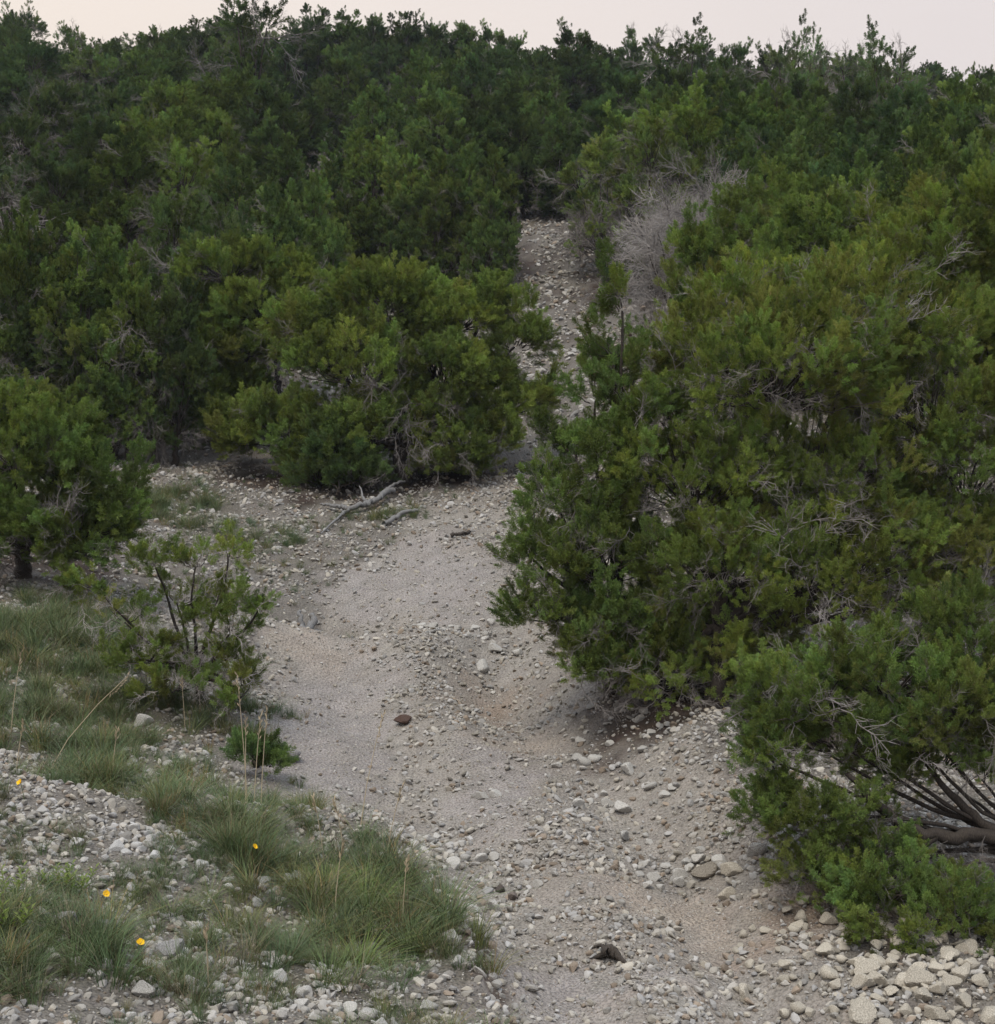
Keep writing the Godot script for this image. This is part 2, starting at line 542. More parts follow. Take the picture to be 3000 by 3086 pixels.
func crown_into(tree: Node3D, blobs: Array, o: Dictionary) -> void:
	# lobes of leafy shoots over each rounded mass of the crown, with thin branches and dead twigs within
	var leaf_xf := []
	var leaf_col := PackedColorArray()
	var twig_xf := []
	var twig_col := PackedColorArray()
	var thin := Acc.new()
	var lobe: float = o.lobe
	var tuft: float = o.tuft
	var lift: float = o.get("lift", 0.6)
	var low: float = o.get("low", -0.45)
	var olive: float = o.get("olive", 0.04)
	for b in blobs:
		var c := Vector3(b[0], b[1], b[2])
		var r := Vector3(b[3], b[4], b[3] * o.get("deep", 0.85))
		var area := 4.2 * (r.x * r.y + r.x * r.z + r.y * r.z)
		var count := maxi(3, int(area / (lobe * lobe) * o.cover))
		for k in count:
			var d := unit()
			if d.y < low:
				d.y = -d.y * rng.randf()
				d = d.normalized()
			var at := c + d * r * rng.randf_range(0.55, 1.05)
			var buried := false
			for other in blobs:
				if other != b:
					var e := (at - Vector3(other[0], other[1], other[2])) / Vector3(other[3], other[4], other[3])
					if e.length_squared() < 0.35:
						buried = true
			if buried and rng.randf() < 0.8:
				continue
			var axis := ((d / r).normalized() * 0.7 + Vector3.UP * lift).normalized()
			var root := c + d * r * 0.25 + Vector3.DOWN * r.y * 0.3
			tube(thin, crooked(root, at, 3, 0.08), o.get("stem", 0.014), o.get("stem", 0.014) * 0.4, 3)
			var size := lobe * rng.randf_range(0.65, 1.25)
			var tip: bool = d.y > -0.1 and rng.randf() < 0.16
			if tip:
				at += (d * 0.35 + Vector3.UP * 0.45) * lobe * rng.randf_range(0.6, 1.3)
				axis = (axis + Vector3.UP * 0.8).normalized()
				size *= 0.75
			var tint := rng.randf_range(0.55, 1.35)
			var fresh := rng.randf_range(0.92, 1.12)
			var brown := rng.randf() < olive
			var bare: bool = d.y < -0.05 and rng.randf() < o.get("under", 0.15)
			for q in o.get("bare", []):
				if (at - Vector3(q[0], q[1], q[2])).length() < q[3] and rng.randf() < 0.75:
					bare = true
			if bare:
				for j in 3:
					var dir := (d * 0.7 + unit() * 0.9).normalized()
					var s: float = o.twig * rng.randf_range(0.8, 1.7)
					var side := across(dir)
					twig_xf.append(Transform3D(Basis(side * s, dir * s, side.cross(dir) * s), at.lerp(c, rng.randf_range(0.0, 0.5))))
					var g: float = rng.randf_range(0.6, 1.25) * o.get("grey", 1.0)
					twig_col.append(Color(g, g * 0.97, g * 0.95))
				continue
			for j in int(o.per * rng.randf_range(0.7, 1.3) * (0.6 if tip else 1.0)):
				var q := unit()
				if q.dot(axis) < -0.1:
					q = -q
				var flat: float = o.get("flat", 0.75) * (1.7 if tip else 1.0)
				var along := rng.randf()
				var off := (q - axis * q.dot(axis) * (1.0 - flat)) * size * 0.58 * pow(rng.randf(), 0.45) * (1.15 - 0.6 * along) * (1.7 if rng.randf() < 0.2 else 1.0) + axis * size * (along * 1.1 - 0.45)
				var dir := (q * 0.75 + axis * 0.6 + Vector3.UP * 0.25 * lift).normalized()
				var s := tuft * rng.randf_range(0.65, 1.2)
				var side := across(dir)
				leaf_xf.append(Transform3D(Basis(side * s, dir * s, side.cross(dir) * s), at + off - dir * s * 0.35))
				var v := tint * rng.randf_range(0.8, 1.15)
				leaf_col.append(Color(v * 1.08, v * 0.88, v * 0.95) if brown else Color(v * fresh * rng.randf_range(0.93, 1.07), v, v * rng.randf_range(0.85, 1.15) / fresh))
			if rng.randf() < o.dead:
				var dir := (d * 0.8 + unit() * 0.7 + Vector3.DOWN * 0.1).normalized()
				var s: float = o.twig * rng.randf_range(0.6, 1.3)
				var side := across(dir)
				twig_xf.append(Transform3D(Basis(side * s, dir * s, side.cross(dir) * s), at.lerp(c, rng.randf_range(0.15, 0.6)) - Vector3.UP * size * 0.2))
				var g: float = rng.randf_range(0.6, 1.1) * o.get("grey", 1.0)
				twig_col.append(Color(g, g * 0.97, g * 0.95))
	var f := scatter("foliage", spray_meshes[rng.randi() % 3 + (3 if o.get("fine", false) else 0)], leaf_xf, leaf_col, tree)
	f.material_override = leaf_mats[o.get("mat", "k")]
	if twig_xf.size() > 8:
		scatter("dead_twigs", twig_mesh, twig_xf, twig_col, tree)
	part("branches", thin.mesh(bark), tree).set_meta("kind", "stuff")

func trunk_into(tree: Node3D, blobs: Array, radius: float, leaders := 1) -> void:
	# a gnarled stem that splits into a limb for each mass of the crown
	var top := 0.0
	for b in blobs:
		top = maxf(top, b[1])
	var stem := Acc.new()
	var fork := Vector3(0, top * 0.22, 0) + Vector3(rng.randf_range(-0.1, 0.1), 0, rng.randf_range(-0.1, 0.1))
	gnarl(stem, [Vector3(0, -0.25, 0), Vector3(0.02, 0.05, 0), fork * 0.6, fork], radius * 1.3, radius * 0.75, 9)
	part("trunk", stem.mesh(bark, true), tree)
	for b in blobs:
		var c := Vector3(b[0], b[1] - b[4] * 0.2, b[2])
		var knee := fork.lerp(c, 0.45) + Vector3.UP * 0.12 * fork.distance_to(c) * (0.4 if c.y < fork.y + 0.4 else -0.5)
		var acc := Acc.new()
		var path := [fork + Vector3.DOWN * 0.04, fork.lerp(knee, 0.5) + unit() * 0.05, knee, knee.lerp(c, 0.55) + unit() * 0.06, c]
		gnarl(acc, path, radius * 0.55, radius * 0.16, 6)
		part("limb", acc.mesh(bark, true), tree)

func grain_texture(freq: float, lo: float, hi: float, octaves: int, seed_no: int, kind := FastNoiseLite.TYPE_SIMPLEX) -> NoiseTexture2D:
	var f := FastNoiseLite.new()
	f.noise_type = kind
	f.seed = seed_no
	f.frequency = freq
	f.fractal_octaves = octaves
	var g := Gradient.new()
	g.set_color(0, Color(lo, lo, lo))
	g.set_color(1, Color(hi, hi, hi))
	var t := NoiseTexture2D.new()
	t.width = 1024
	t.height = 1024
	t.seamless = true
	t.noise = f
	t.color_ramp = g
	return t

func flat_mat(c: Color, rough := 0.9, tinted := true) -> StandardMaterial3D:
	var m := StandardMaterial3D.new()
	m.albedo_color = c.linear_to_srgb()
	m.roughness = rough
	m.metallic_specular = 0.25
	m.vertex_color_use_as_albedo = tinted
	return m

func make_materials() -> void:
	for k in LEAVES:
		for n in 4:
			var c: Color = LEAVES[k]
			var v: float = [1.0, 0.72, 1.3, 0.95][n]
			var m := flat_mat(Color(c.r * v * (0.92 if n == 3 else 1.0), c.g * v, c.b * v * (1.12 if n == 3 else 1.0)), 0.75)
			m.backlight_enabled = true
			m.backlight = Color(0.55, 0.6, 0.2)
			leaf_mats[k + ["", "_deep", "_light", "_cool"][n]] = m
	bark = flat_mat(Color(0.10, 0.085, 0.075), 0.95)
	bark.uv1_triplanar = true
	bark.uv1_scale = Vector3(5, 1.2, 5)
	bark.albedo_texture = grain_texture(0.02, 0.45, 1.0, 4, 5)
	bark.heightmap_enabled = false
	dead_mat = flat_mat(Color(0.19, 0.18, 0.178), 0.9)
	deadwood = flat_mat(Color(0.36, 0.355, 0.36), 0.85)
	deadwood.uv1_triplanar = true
	deadwood.uv1_scale = Vector3(3, 3, 3)
	deadwood.albedo_texture = grain_texture(0.03, 0.35, 1.0, 5, 8)
	stone_mat = flat_mat(Color(0.66, 0.645, 0.62), 0.9)
	stone_mat.uv1_triplanar = true
	stone_mat.uv1_scale = Vector3(0.9, 0.9, 0.9)
	stone_mat.albedo_texture = grain_texture(0.012, 0.55, 1.0, 5, 11)
	grass_mat = flat_mat(Color(0.20, 0.215, 0.20), 0.8)
	grass_mat.backlight_enabled = true
	grass_mat.backlight = Color(0.3, 0.35, 0.2)

func ground_material() -> StandardMaterial3D:
	var m := flat_mat(Color(1, 1, 1), 0.95)
	m.uv1_triplanar = true
	m.uv1_world_triplanar = true
	m.uv1_scale = Vector3(0.42, 0.42, 0.42)
	m.albedo_texture = grain_texture(0.06, 0.62, 1.25, 5, 21)
	m.heightmap_enabled = true
	m.heightmap_texture = grain_texture(0.045, 0.0, 1.0, 6, 22)
	m.heightmap_scale = 2.5
	return m

func make_sky() -> Sky:
	var im := Image.create(512, 256, false, Image.FORMAT_RGBF)
	var cloud := FastNoiseLite.new()
	cloud.seed = 3
	cloud.frequency = 0.9
	cloud.fractal_octaves = 4
	for y in 256:
		var up := PI * (0.5 - (y + 0.5) / 256.0)
		for x in 512:
			var a := TAU * (x + 0.5) / 512.0
			var d := Vector3(cos(up) * sin(a), sin(up), cos(up) * cos(a))
			var h := clampf(1.0 - maxf(d.y, 0.0), 0.0, 1.0)
			var c := SKY_LOW.lerp(SKY_TOP, smoothstep(0.2, 0.95, d.y))
			# the afterglow is warmer to the left of the hill and cooler to the right
			var warm := clampf(0.45 - d.x * 1.7, 0.0, 1.0) * h * h
			c = c.lerp(SKY_WARM, warm)
			var n := 1.0 + 0.035 * cloud.get_noise_3d(d.x * 3.0, d.y * 9.0, d.z * 3.0)
			im.set_pixel(x, y, Color(c.r * n, c.g * n, c.b * n))
	var s := PanoramaSkyMaterial.new()
	s.panorama = ImageTexture.create_from_image(im)
	var sky := Sky.new()
	sky.sky_material = s
	return sky

func make_shapes() -> void:
	for k in 3:
		spray_meshes.append(make_spray(16, 6, 0.036, 1.1))
	for k in 3:
		spray_meshes.append(make_spray(24, 6, 0.023, 1.2))
	twig_mesh = make_twig(18, 0.9, 0.009)
	twig_fan = make_twig(26, 0.7, 0.008)

# ---------------------------------------------------------------- far trees

func prototype(kind: String, aspect: float) -> Node3D:
	# five metres tall; aspect is width over height
	var t := Node3D.new()
	var blobs := []
	var w := aspect * 2.5
	var o := {"lobe": 0.55, "tuft": 0.215, "per": 26, "cover": 0.9, "dead": 0.12, "twig": 0.7, "stem": 0.018, "deep": 1.0, "low": -0.65}
	match kind:
		"r":
			blobs = [[0, 4.0, 0, w * 0.5, 0.85], [0, 1.1, 0, w * 0.8, 0.8]]
			for k in 6:
				var a := k * TAU / 6 + rng.randf()
				blobs.append([cos(a) * w * 0.52, rng.randf_range(1.7, 3.6), sin(a) * w * 0.52, w * rng.randf_range(0.38, 0.52), rng.randf_range(0.6, 0.95)])
		"s":
			o.merge({"lift": 0.9, "lobe": 0.38, "tuft": 0.2, "per": 17}, true)
			blobs = [[0, 3.2, 0, w * 0.26, 1.7], [0, 1.0, 0, w * 0.75, 0.8]]
			for k in 7:
				var a := k * TAU / 7 + rng.randf() * 0.6
				var top := rng.randf_range(2.8, 4.8)
				blobs.append([cos(a) * w * 0.6, top * 0.6, sin(a) * w * 0.6, w * rng.randf_range(0.2, 0.3), top * 0.36])
		"o":
			o.merge({"cover": 0.8, "dead": 0.9, "low": -0.3, "twig": 0.9, "bare": [[0, 0.7, 0, 1.5]]}, true)
			blobs = [[0, 4.0, 0, w * 0.45, 0.8], [0, 1.1, 0, w * 0.65, 0.8]]
			for k in 7:
				var a := k * TAU / 7 + rng.randf()
				blobs.append([cos(a) * w * 0.6, rng.randf_range(1.0, 3.7), sin(a) * w * 0.6, w * rng.randf_range(0.3, 0.45), rng.randf_range(0.5, 0.75)])
		"w":
			o.merge({"cover": 0.35, "dead": 0.5, "lobe": 0.5, "tuft": 0.3, "per": 9, "twig": 1.2, "lift": 0.9}, true)
			for k in 8:
				var a := k * TAU / 8 + rng.randf()
				blobs.append([cos(a) * w * rng.randf_range(0.15, 0.65), rng.randf_range(2.4, 4.6), sin(a) * w * rng.randf_range(0.15, 0.65), w * 0.27, 0.55])
		"d":
			for k in 7:
				var a := k * TAU / 7 + rng.randf()
				blobs.append([cos(a) * w * 0.55, rng.randf_range(2.4, 4.0), sin(a) * w * 0.55, 0.8, 0.8])
			var xf := []
			var col := PackedColorArray()
			for k in 130:
				var a := rng.randf() * TAU
				var out := Vector3(cos(a), 0, sin(a))
				var dir := (out * rng.randf_range(0.1, 0.75) + Vector3.UP).normalized()
				var s := rng.randf_range(0.9, 2.1)
				var side := across(dir)
				xf.append(Transform3D(Basis(side * s, dir * s, side.cross(dir) * s), out * rng.randf_range(0.0, 1.3) + Vector3.UP * rng.randf_range(0.3, 3.0)))
				var g := rng.randf_range(0.9, 1.6)
				col.append(Color(g, g * 0.99, g * 0.97))
			scatter("dead_twigs", twig_fan, xf, col, t)
			trunk_into(t, blobs, 0.09)
			return t
	crown_into(t, blobs, o)
	trunk_into(t, blobs, 0.1)
	return t

const ORDINAL := ["first", "second", "third", "fourth", "fifth", "sixth", "seventh", "eighth", "ninth", "tenth", "eleventh", "twelfth", "thirteenth", "fourteenth", "fifteenth", "sixteenth", "seventeenth", "eighteenth", "nineteenth"]

func ordinal(n: int) -> String:
	if n < 19: return ORDINAL[n]
	var tens := (n + 1) / 10
	var ones := (n + 1) % 10
	if ones == 0: return ["twentieth", "thirtieth", "fortieth", "fiftieth", "sixtieth", "seventieth"][tens - 2]
	return ["twenty", "thirty", "forty", "fifty", "sixty", "seventy"][tens - 2] + "-" + ORDINAL[ones - 1]

func build_hill_trees() -> void:
	var pool := {}
	for k in ["r", "s", "o", "w", "d"]:
		pool[k] = []
		for aspect in {"r": [0.5, 0.62, 0.75, 0.9, 1.1, 1.3], "s": [0.4, 0.5, 0.62, 0.75, 0.9, 1.1], "o": [0.6, 0.8, 1.0, 1.25], "w": [0.4, 0.6, 0.8], "d": [0.8, 1.0]}[k]:
			pool[k].append([aspect, prototype(k, aspect)])
	var look := {"r": "rounded", "s": "upright spiky", "o": "open twiggy", "w": "thin see-through", "d": "bare grey"}
	var tone := {"k": "dark green", "m": "mid green", "b": "yellow-green", "g": "pale grey-green"}
	for i in FAR.size():
		var f = FAR[i]
		var protos: Array = pool[f[4]]
		var want: float = f[3] / f[2]
		var pick = protos[0]
		for q in protos:
			if absf(log(q[0] / want)) + rng.randf() * 0.2 < absf(log(pick[0] / want)):
				pick = q
		var t: Node3D = pick[1].duplicate()
		var dead: bool = f[4] == "d"
		t.name = numbered("dead_tree" if dead else ("slender_tree" if f[5] == "g" else "juniper_tree"))
		add_child(t)
		t.position = on_ground(f[0], f[1], -0.05)
		t.rotation.y = rng.randf() * TAU
		var wide := clampf(want / pick[0], 0.8, 1.25)
		t.scale = Vector3(wide, 1.0, wide) * f[2] / 5.3
		var leaves := t.get_node_or_null("foliage")
		if leaves:
			leaves.material_override = leaf_mats[f[5] + ["", "_deep", "_light", "_cool"][rng.randi() % 4]]
		var kind: String = look[f[4]] + " " + ("dead tree" if dead else tone[f[5]] + (" tree" if f[5] == "g" else " juniper"))
		var where: String = " along the skyline" if f[6] == 0 else " in %s crown row below skyline" % ordinal(f[6] - 1)
		tag(t, "%s, %s from left%s" % [kind, ordinal(f[7]), where], "tree", "junipers on the hillside")
	for k in pool:
		for t in pool[k]:
			t[1].free()

func build_near_trees() -> void:
	for t in NEAR:
		var info: Dictionary = NEAR_LOOK[t[0]]
		if t[0] == "R2": info["limbs"] = LIMBS
		var at: Vector3 = on_ground(t[1][0], t[1][1], -0.03)
		var o := thing(info.get("name", "juniper_tree"), at, info.label, info.get("category", "tree"), info.get("group", ""))
		info["fine"] = true
		crown_into(o, t[2], info)
		trunk_into(o, t[2], info.radius)
		for path in info.get("limbs", []):
			var acc := Acc.new()
			var pts := []
			for p in path[0]:
				pts.append(Vector3(p[0], p[1], p[2]) - Vector3(t[1][0], at.y, t[1][1]))
			gnarl(acc, pts, path[1], path[2], 8)
			part("limb", acc.mesh(bark, true), o)
		if info.has("fan"):
			var xf := []
			var col := PackedColorArray()
			for q in info.fan:
				for k in int(q[4]):
					var dir := (unit() * 0.8 + Vector3(q[5], q[6], 0.15)).normalized()
					var s: float = q[3] * rng.randf_range(0.5, 1.2)
					var side := across(dir)
					xf.append(Transform3D(Basis(side * s, dir * s, side.cross(dir) * s), Vector3(q[0], q[1], q[2]) + unit() * Vector3(q[7], q[7] * 0.6, q[7])))
					var g: float = rng.randf_range(0.6, 1.15) * info.get("grey", 1.0)
					col.append(Color(g, g * 0.97, g * 0.95))
			scatter("bare_branches", twig_fan, xf, col, o)

# ---------------------------------------------------------------- stones and grass

func stone_color() -> Color:
	var g := rng.randf_range(0.5, 1.0)
	var w := rng.randf()
	if rng.randf() < 0.12:
		return Color(g * 0.72, g * 0.6, g * 0.5)
	return Color(g, g * lerpf(1.0, 0.94, w), g * lerpf(1.03, 0.84, w))

func build_gravel() -> void:
	var kinds := [make_stone(2), make_stone(2, 0.8), make_stone(2, 0.65), make_stone(2)]
	var xf := [[], [], [], []]
	var col := [PackedColorArray(), PackedColorArray(), PackedColorArray(), PackedColorArray()]
	var z := -8.0
	while z > -58.0:
		var deep := -z
		var row := 0.5 if deep < 30.0 else 1.0
		var half := deep * 0.36 + 1.2
		var x := -half
		while x < half:
			var cx := x + row * 0.5
			var cz := z - row * 0.5
			var smooth := maxf(zone(cx, cz, 4), maxf(zone(cx, cz, 0), zone(cx, cz, 5)))
			var duff_and_shade := zone(cx, cz, 2)
			var green := zone(cx, cz, 3)
			var t := trail_at(cz)
			var on_trail := absf(cx - t.x) < t.y
			var per := 1000.0 if deep < 15.0 else (680.0 if deep < 22.0 else (330.0 if deep < 31.0 else 50.0))
			per *= (1.0 - 0.82 * smooth) * (1.0 - 0.65 * duff_and_shade) * (1.0 - 0.35 * green)
			per *= clampf(0.75 + 0.9 * patch.get_noise_2d(cx * 12.0, cz * 12.0), 0.12, 1.4)
			if on_trail and deep < 28.0:
				per *= 0.55 + 0.6 * exp(-pow((cx - t.x) / t.y / 0.28, 2.0))
			if not on_trail and deep > 21.0:
				per *= 0.6
			for k in int(per * row * row + rng.randf()):
				var px := x + rng.randf() * row
				var pz := z - rng.randf() * row
				var s := pow(rng.randf(), 4.0) * 0.038 + 0.0075
				if smooth > 0.5: s *= 0.65
				if deep > 31.0: s = s * 1.7 + 0.03
				elif deep > 22.0: s = s * 1.15 + 0.008
				if bank_inside(px, pz) > 0.0: s *= 0.95
				var pick := rng.randi() % 4
				var turn := Basis.from_euler(Vector3(rng.randf_range(-0.9, 0.9), rng.randf() * TAU, rng.randf_range(-0.9, 0.9))).scaled(Vector3.ONE * s)
				xf[pick].append(Transform3D(turn, on_ground(px, pz, s * 0.3)))
				col[pick].append(stone_color())
			if smooth > 0.2 and deep < 26.0:
				# grit trodden into the packed dirt
				for k in int(smooth * row * row * (900.0 if deep < 16.0 else 420.0)):
					var px := x + rng.randf() * row
					var pz := z - rng.randf() * row
					var s := rng.randf_range(0.004, 0.009) * (1.0 if deep < 16.0 else 1.4)
					var pick := rng.randi() % 4
					xf[pick].append(Transform3D(Basis.from_euler(Vector3(rng.randf(), rng.randf() * TAU, rng.randf())).scaled(Vector3.ONE * s), on_ground(px, pz, 0.0)))
					col[pick].append(stone_color())
			x += row
		z -= row
	var holder := Node3D.new()
	holder.name = "gravel"
	add_child(holder)
	tag(holder, "loose pale limestone gravel strewn over the trail and slopes", "gravel", "", "stuff")
	for k in 4:
		scatter("pebbles", kinds[k], xf[k], col[k], holder)

func build_stones() -> void:
	var shapes := []
	for k in 10:
		shapes.append(make_stone(3, 1.0 if k < 6 else 0.75, 0.38))
	var placed := []
	for q in STONES:
		# [x, z, spread x, spread z, count, smallest, largest, label, group, name]
		for k in int(q[4]):
			var s := 0.0
			var x := 0.0
			var z := 0.0
			for tries in 30:
				s = lerpf(q[5], q[6], pow(rng.randf(), 1.6))
				x = q[0] + rng.randfn() * q[2]
				z = q[1] + rng.randfn() * q[3]
				var clear := true
				for p in placed:
					if Vector2(x - p[0], z - p[1]).length() < (s + p[2]) * 0.75:
						clear = false
						break
				if clear: break
			placed.append([x, z, s])
			var o := part(numbered(q[9]), shapes[rng.randi() % shapes.size()], self)
			var tint: Color = q[10]
			o.rotation = Vector3(rng.randf_range(-0.3, 0.3), rng.randf() * TAU, rng.randf_range(-0.3, 0.3))
			o.scale = Vector3.ONE * s
			o.position = on_ground(x, z, s * 0.42)
			o.set_surface_override_material(0, stone_tone(tint))
			tag(o, q[7], "rock", q[8])

var tones := []
func stone_tone(c: Color) -> StandardMaterial3D:
	# a handful of stone colours shared between the single rocks
	var g := snappedf(rng.randf_range(0.8, 1.08), 0.07)
	var key := [c, g]
	for t in tones:
		if t[0] == key:
			return t[1]
	var m: StandardMaterial3D = stone_mat.duplicate()
	m.vertex_color_use_as_albedo = false
	m.uv1_scale = Vector3.ONE * 0.5
	m.albedo_color = Color(c.r * g, c.g * g, c.b * g).linear_to_srgb()
	tones.append([key, m])
	return m

func build_grass() -> void:
	var kinds := [make_tuft(64, 0.8, 0.0055, 0.2), make_tuft(56, 1.15, 0.006, 0.35), make_tuft(72, 0.6, 0.005, 0.12), make_tuft(26, 0.5, 0.006, 0.9)]
	var xf := [[], [], [], []]
	var col := [PackedColorArray(), PackedColorArray(), PackedColorArray(), PackedColorArray()]
	var z := -8.0
	while z > -50.0:
		var half := -z * 0.36 + 1.0
		var x := -half
		while x < half:
			var cx := x + 0.25
			var cz := z - 0.25
			var green := zone(cx, cz, 3)
			var t := trail_at(cz)
			var lone := 0.0
			if absf(cx - t.x) > t.y * 1.2:
				if cx < t.x: lone = 9.0 if z > -31.0 else 4.0
				elif z < -30.0: lone = 2.4
			elif z < -30.0: lone = 2.0
			if bank_inside(cx, cz) > 0.1: lone = 70.0
			var n := patch.get_noise_2d(cx * 14.0 + 300.0, cz * 14.0)
			var per := green * 140.0 * clampf(0.6 + 1.3 * n, 0.1, 1.3) + lone * clampf(0.5 + 2.0 * n, 0.0, 2.0)
			per *= 1.0 - 0.6 * zone(cx, cz, 2)
			for k in int(per * 0.25 + rng.randf()):
				var px := x + rng.randf() * 0.5
				var pz := z - rng.randf() * 0.5
				var s := rng.randf_range(0.10, 0.34) * (0.7 + 0.6 * green)
				var pick := rng.randi() % 3
				if rng.randf() < 0.2: pick = 3
				var turn := Basis.from_euler(Vector3(rng.randf_range(-0.2, 0.2), rng.randf() * TAU, rng.randf_range(-0.2, 0.2))).scaled(Vector3(s * 1.3, s, s * 1.3))
				xf[pick].append(Transform3D(turn, on_ground(px, pz)))
				var v := rng.randf_range(0.7, 1.1)
				var straw := rng.randf() < 0.16
				col[pick].append(Color(v * 1.35, v * 1.08, v * 0.85) if straw else Color(v * rng.randf_range(0.85, 1.1), v, v * rng.randf_range(0.85, 1.2)))
			x += 0.5
		z -= 0.5
	var holder := Node3D.new()
	holder.name = "grass"
	add_child(holder)
	tag(holder, "grey-green bunch grass over the near bank and left slope", "grass", "", "stuff")
	for k in 4:
		scatter("tufts", kinds[k], xf[k], col[k], holder)
	# the large clumps
	var fresh_grass: StandardMaterial3D = grass_mat.duplicate()
	fresh_grass.albedo_color = Color(0.26, 0.30, 0.17).linear_to_srgb()
	var big := [make_tuft(300, 0.85, 0.0038, 0.15), make_tuft(260, 1.1, 0.004, 0.3), make_tuft(280, 0.7, 0.0038, 0.1)]
	for q in CLUMPS:
		var o := thing("grass_clump", on_ground(q[0], q[1], -0.01), q[4], "grass clump", "large grass clumps on the near bank")
		var m := part("blades", big[rng.randi() % 3], o)
		m.set_meta("kind", "stuff")
		if q[4].contains("bright"):
			m.material_override = fresh_grass
		m.scale = Vector3(q[3], q[2], q[3])
		m.rotation.y = rng.randf() * TAU

func build_small_things() -> void:
	# the weathered branch lying below the central juniper
	for q in WOOD:
		var o := thing(q.name, Vector3(q.at[0], ground_y(q.at[0], q.at[1]), q.at[1]), q.label, q.category)
		for s in q.sticks:
			var acc := Acc.new()
			var pts := []
			for p in s[0]:
				var g := ground_y(q.at[0] + p[0], q.at[1] + p[2]) - o.position.y
				pts.append(Vector3(p[0], g + p[1], p[2]))
			var path := [pts[0]]
			for k in range(1, pts.size()):
				path.append(pts[k - 1].lerp(pts[k], 0.5) + unit() * s[1] * 0.5)
				path.append(pts[k])
			gnarl(acc, path, s[1], s[2], 8)
			part(s[3], acc.mesh(deadwood if q.pale else bark, true), o)
	# tall dry stalks
	var straw := flat_mat(Color(0.42, 0.35, 0.25), 0.85, false)
	var n := 0
	for q in STALKS:
		var o := thing("dry_grass_stalk", on_ground(q[0], q[1], -0.02), q[5], "dry stalk", "tall dry grass stalks")
		var acc := Acc.new()
		var tip := Vector3(q[3], q[2], q[4])
		tube(acc, [Vector3.ZERO, tip * 0.35 + Vector3(-q[3] * 0.08, 0.02, 0), tip * 0.7 + Vector3(-q[3] * 0.06, 0.02, 0), tip], 0.0045, 0.002, 4)
		part("stem", acc.mesh(straw, true), o)
		var head := Acc.new()
		for k in 9:
			var p := tip * lerpf(0.78, 1.0, k / 8.0)
			kite(head, p, (tip.normalized() + across(tip.normalized()) * 0.5).normalized(), 0.05, 0.006, Color.WHITE)
		part("seed_head", head.mesh(straw), o)
	# yellow flowers
	var petal_mat := flat_mat(Color(0.80, 0.50, 0.02), 0.7, false)
	petal_mat.backlight_enabled = true
	petal_mat.backlight = Color(0.6, 0.4, 0.05)
	var stem_mat := flat_mat(Color(0.10, 0.14, 0.06), 0.8, false)
	var disc_mat := flat_mat(Color(0.55, 0.30, 0.02), 0.8, false)
	for q in FLOWERS:
		var o := thing("yellow_flower", on_ground(q[0], q[1], -0.01), q[5], "flower", "yellow wildflowers on the near bank")
		var tip := Vector3(q[3], q[2], 0.03)
		var acc := Acc.new()
		tube(acc, [Vector3.ZERO, tip * 0.5 + Vector3(-q[3] * 0.2, 0, 0), tip], 0.003, 0.002, 4)
		part("stem", acc.mesh(stem_mat, true), o)
		var face := Vector3(rng.randf_range(-0.8, 0.8), 0.75, rng.randf_range(0.0, 0.7)).normalized()
		var side := across(face)
		for k in 7:
			var d := side.rotated(face, k * TAU / 7.0)
			var w := d.cross(face)
			var pa := Acc.new()
			var l: float = q[4] * rng.randf_range(0.85, 1.1)
			var pts := [tip, tip + d * l * 0.5 + w * l * 0.3 + face * l * 0.3, tip + d * l * 0.85 + w * l * 0.3 + face * l * 0.6, tip + d * l * 0.85 - w * l * 0.3 + face * l * 0.6, tip + d * l * 0.5 - w * l * 0.3 + face * l * 0.3]
			for p in pts: pa.v.append(p)
			pa.ix.append_array(PackedInt32Array([0, 1, 2, 0, 2, 3, 0, 3, 4]))
			part("petal", pa.mesh(petal_mat), o)
		var dm := SphereMesh.new()
		dm.radius = q[4] * 0.26
		dm.height = q[4] * 0.36
		dm.radial_segments = 10
		dm.rings = 5
		dm.material = disc_mat
		part("disc", dm, o).position = tip + face * q[4] * 0.06
	# leafy weeds at the lower left edge
	var weed_mat := flat_mat(Color(0.13, 0.16, 0.055), 0.7, false)
	weed_mat.backlight_enabled = true
	weed_mat.backlight = Color(0.4, 0.5, 0.15)
	for q in WEEDS:
		var o := thing("leafy_weed", on_ground(q[0], q[1], -0.01), q[4], "weed", "leafy weeds on the near bank")
		for s in 4:
			var a := s * 1.7 + rng.randf()
			var tip := Vector3(cos(a) * 0.12 * q[3], q[2] * rng.randf_range(0.6, 1.0), sin(a) * 0.12 * q[3])
			var acc := Acc.new()
			tube(acc, [Vector3.ZERO, tip * 0.5, tip], 0.004, 0.002, 4)
			var stem := part("stem", acc.mesh(weed_mat, true), o)
			for k in 11:
				var t := lerpf(0.3, 1.0, k / 10.0)
				var d := Vector3(cos(k * 2.4), 0.7, sin(k * 2.4)).normalized()
				var w := d.cross(Vector3.UP).normalized()
				var l := 0.075 * (1.2 - 0.5 * t)
				var la := Acc.new()
				for p: Vector3 in [tip * t, tip * t + d * l * 0.5 + w * l * 0.17 + Vector3.UP * l * 0.12, tip * t + d * l, tip * t + d * l * 0.5 - w * l * 0.17 + Vector3.UP * l * 0.12]:
					la.v.append(p)
				la.ix.append_array(PackedInt32Array([0, 1, 2, 0, 2, 3]))
				part("leaf", la.mesh(weed_mat), stem)


# ---------------------------------------------------------------- where things stand

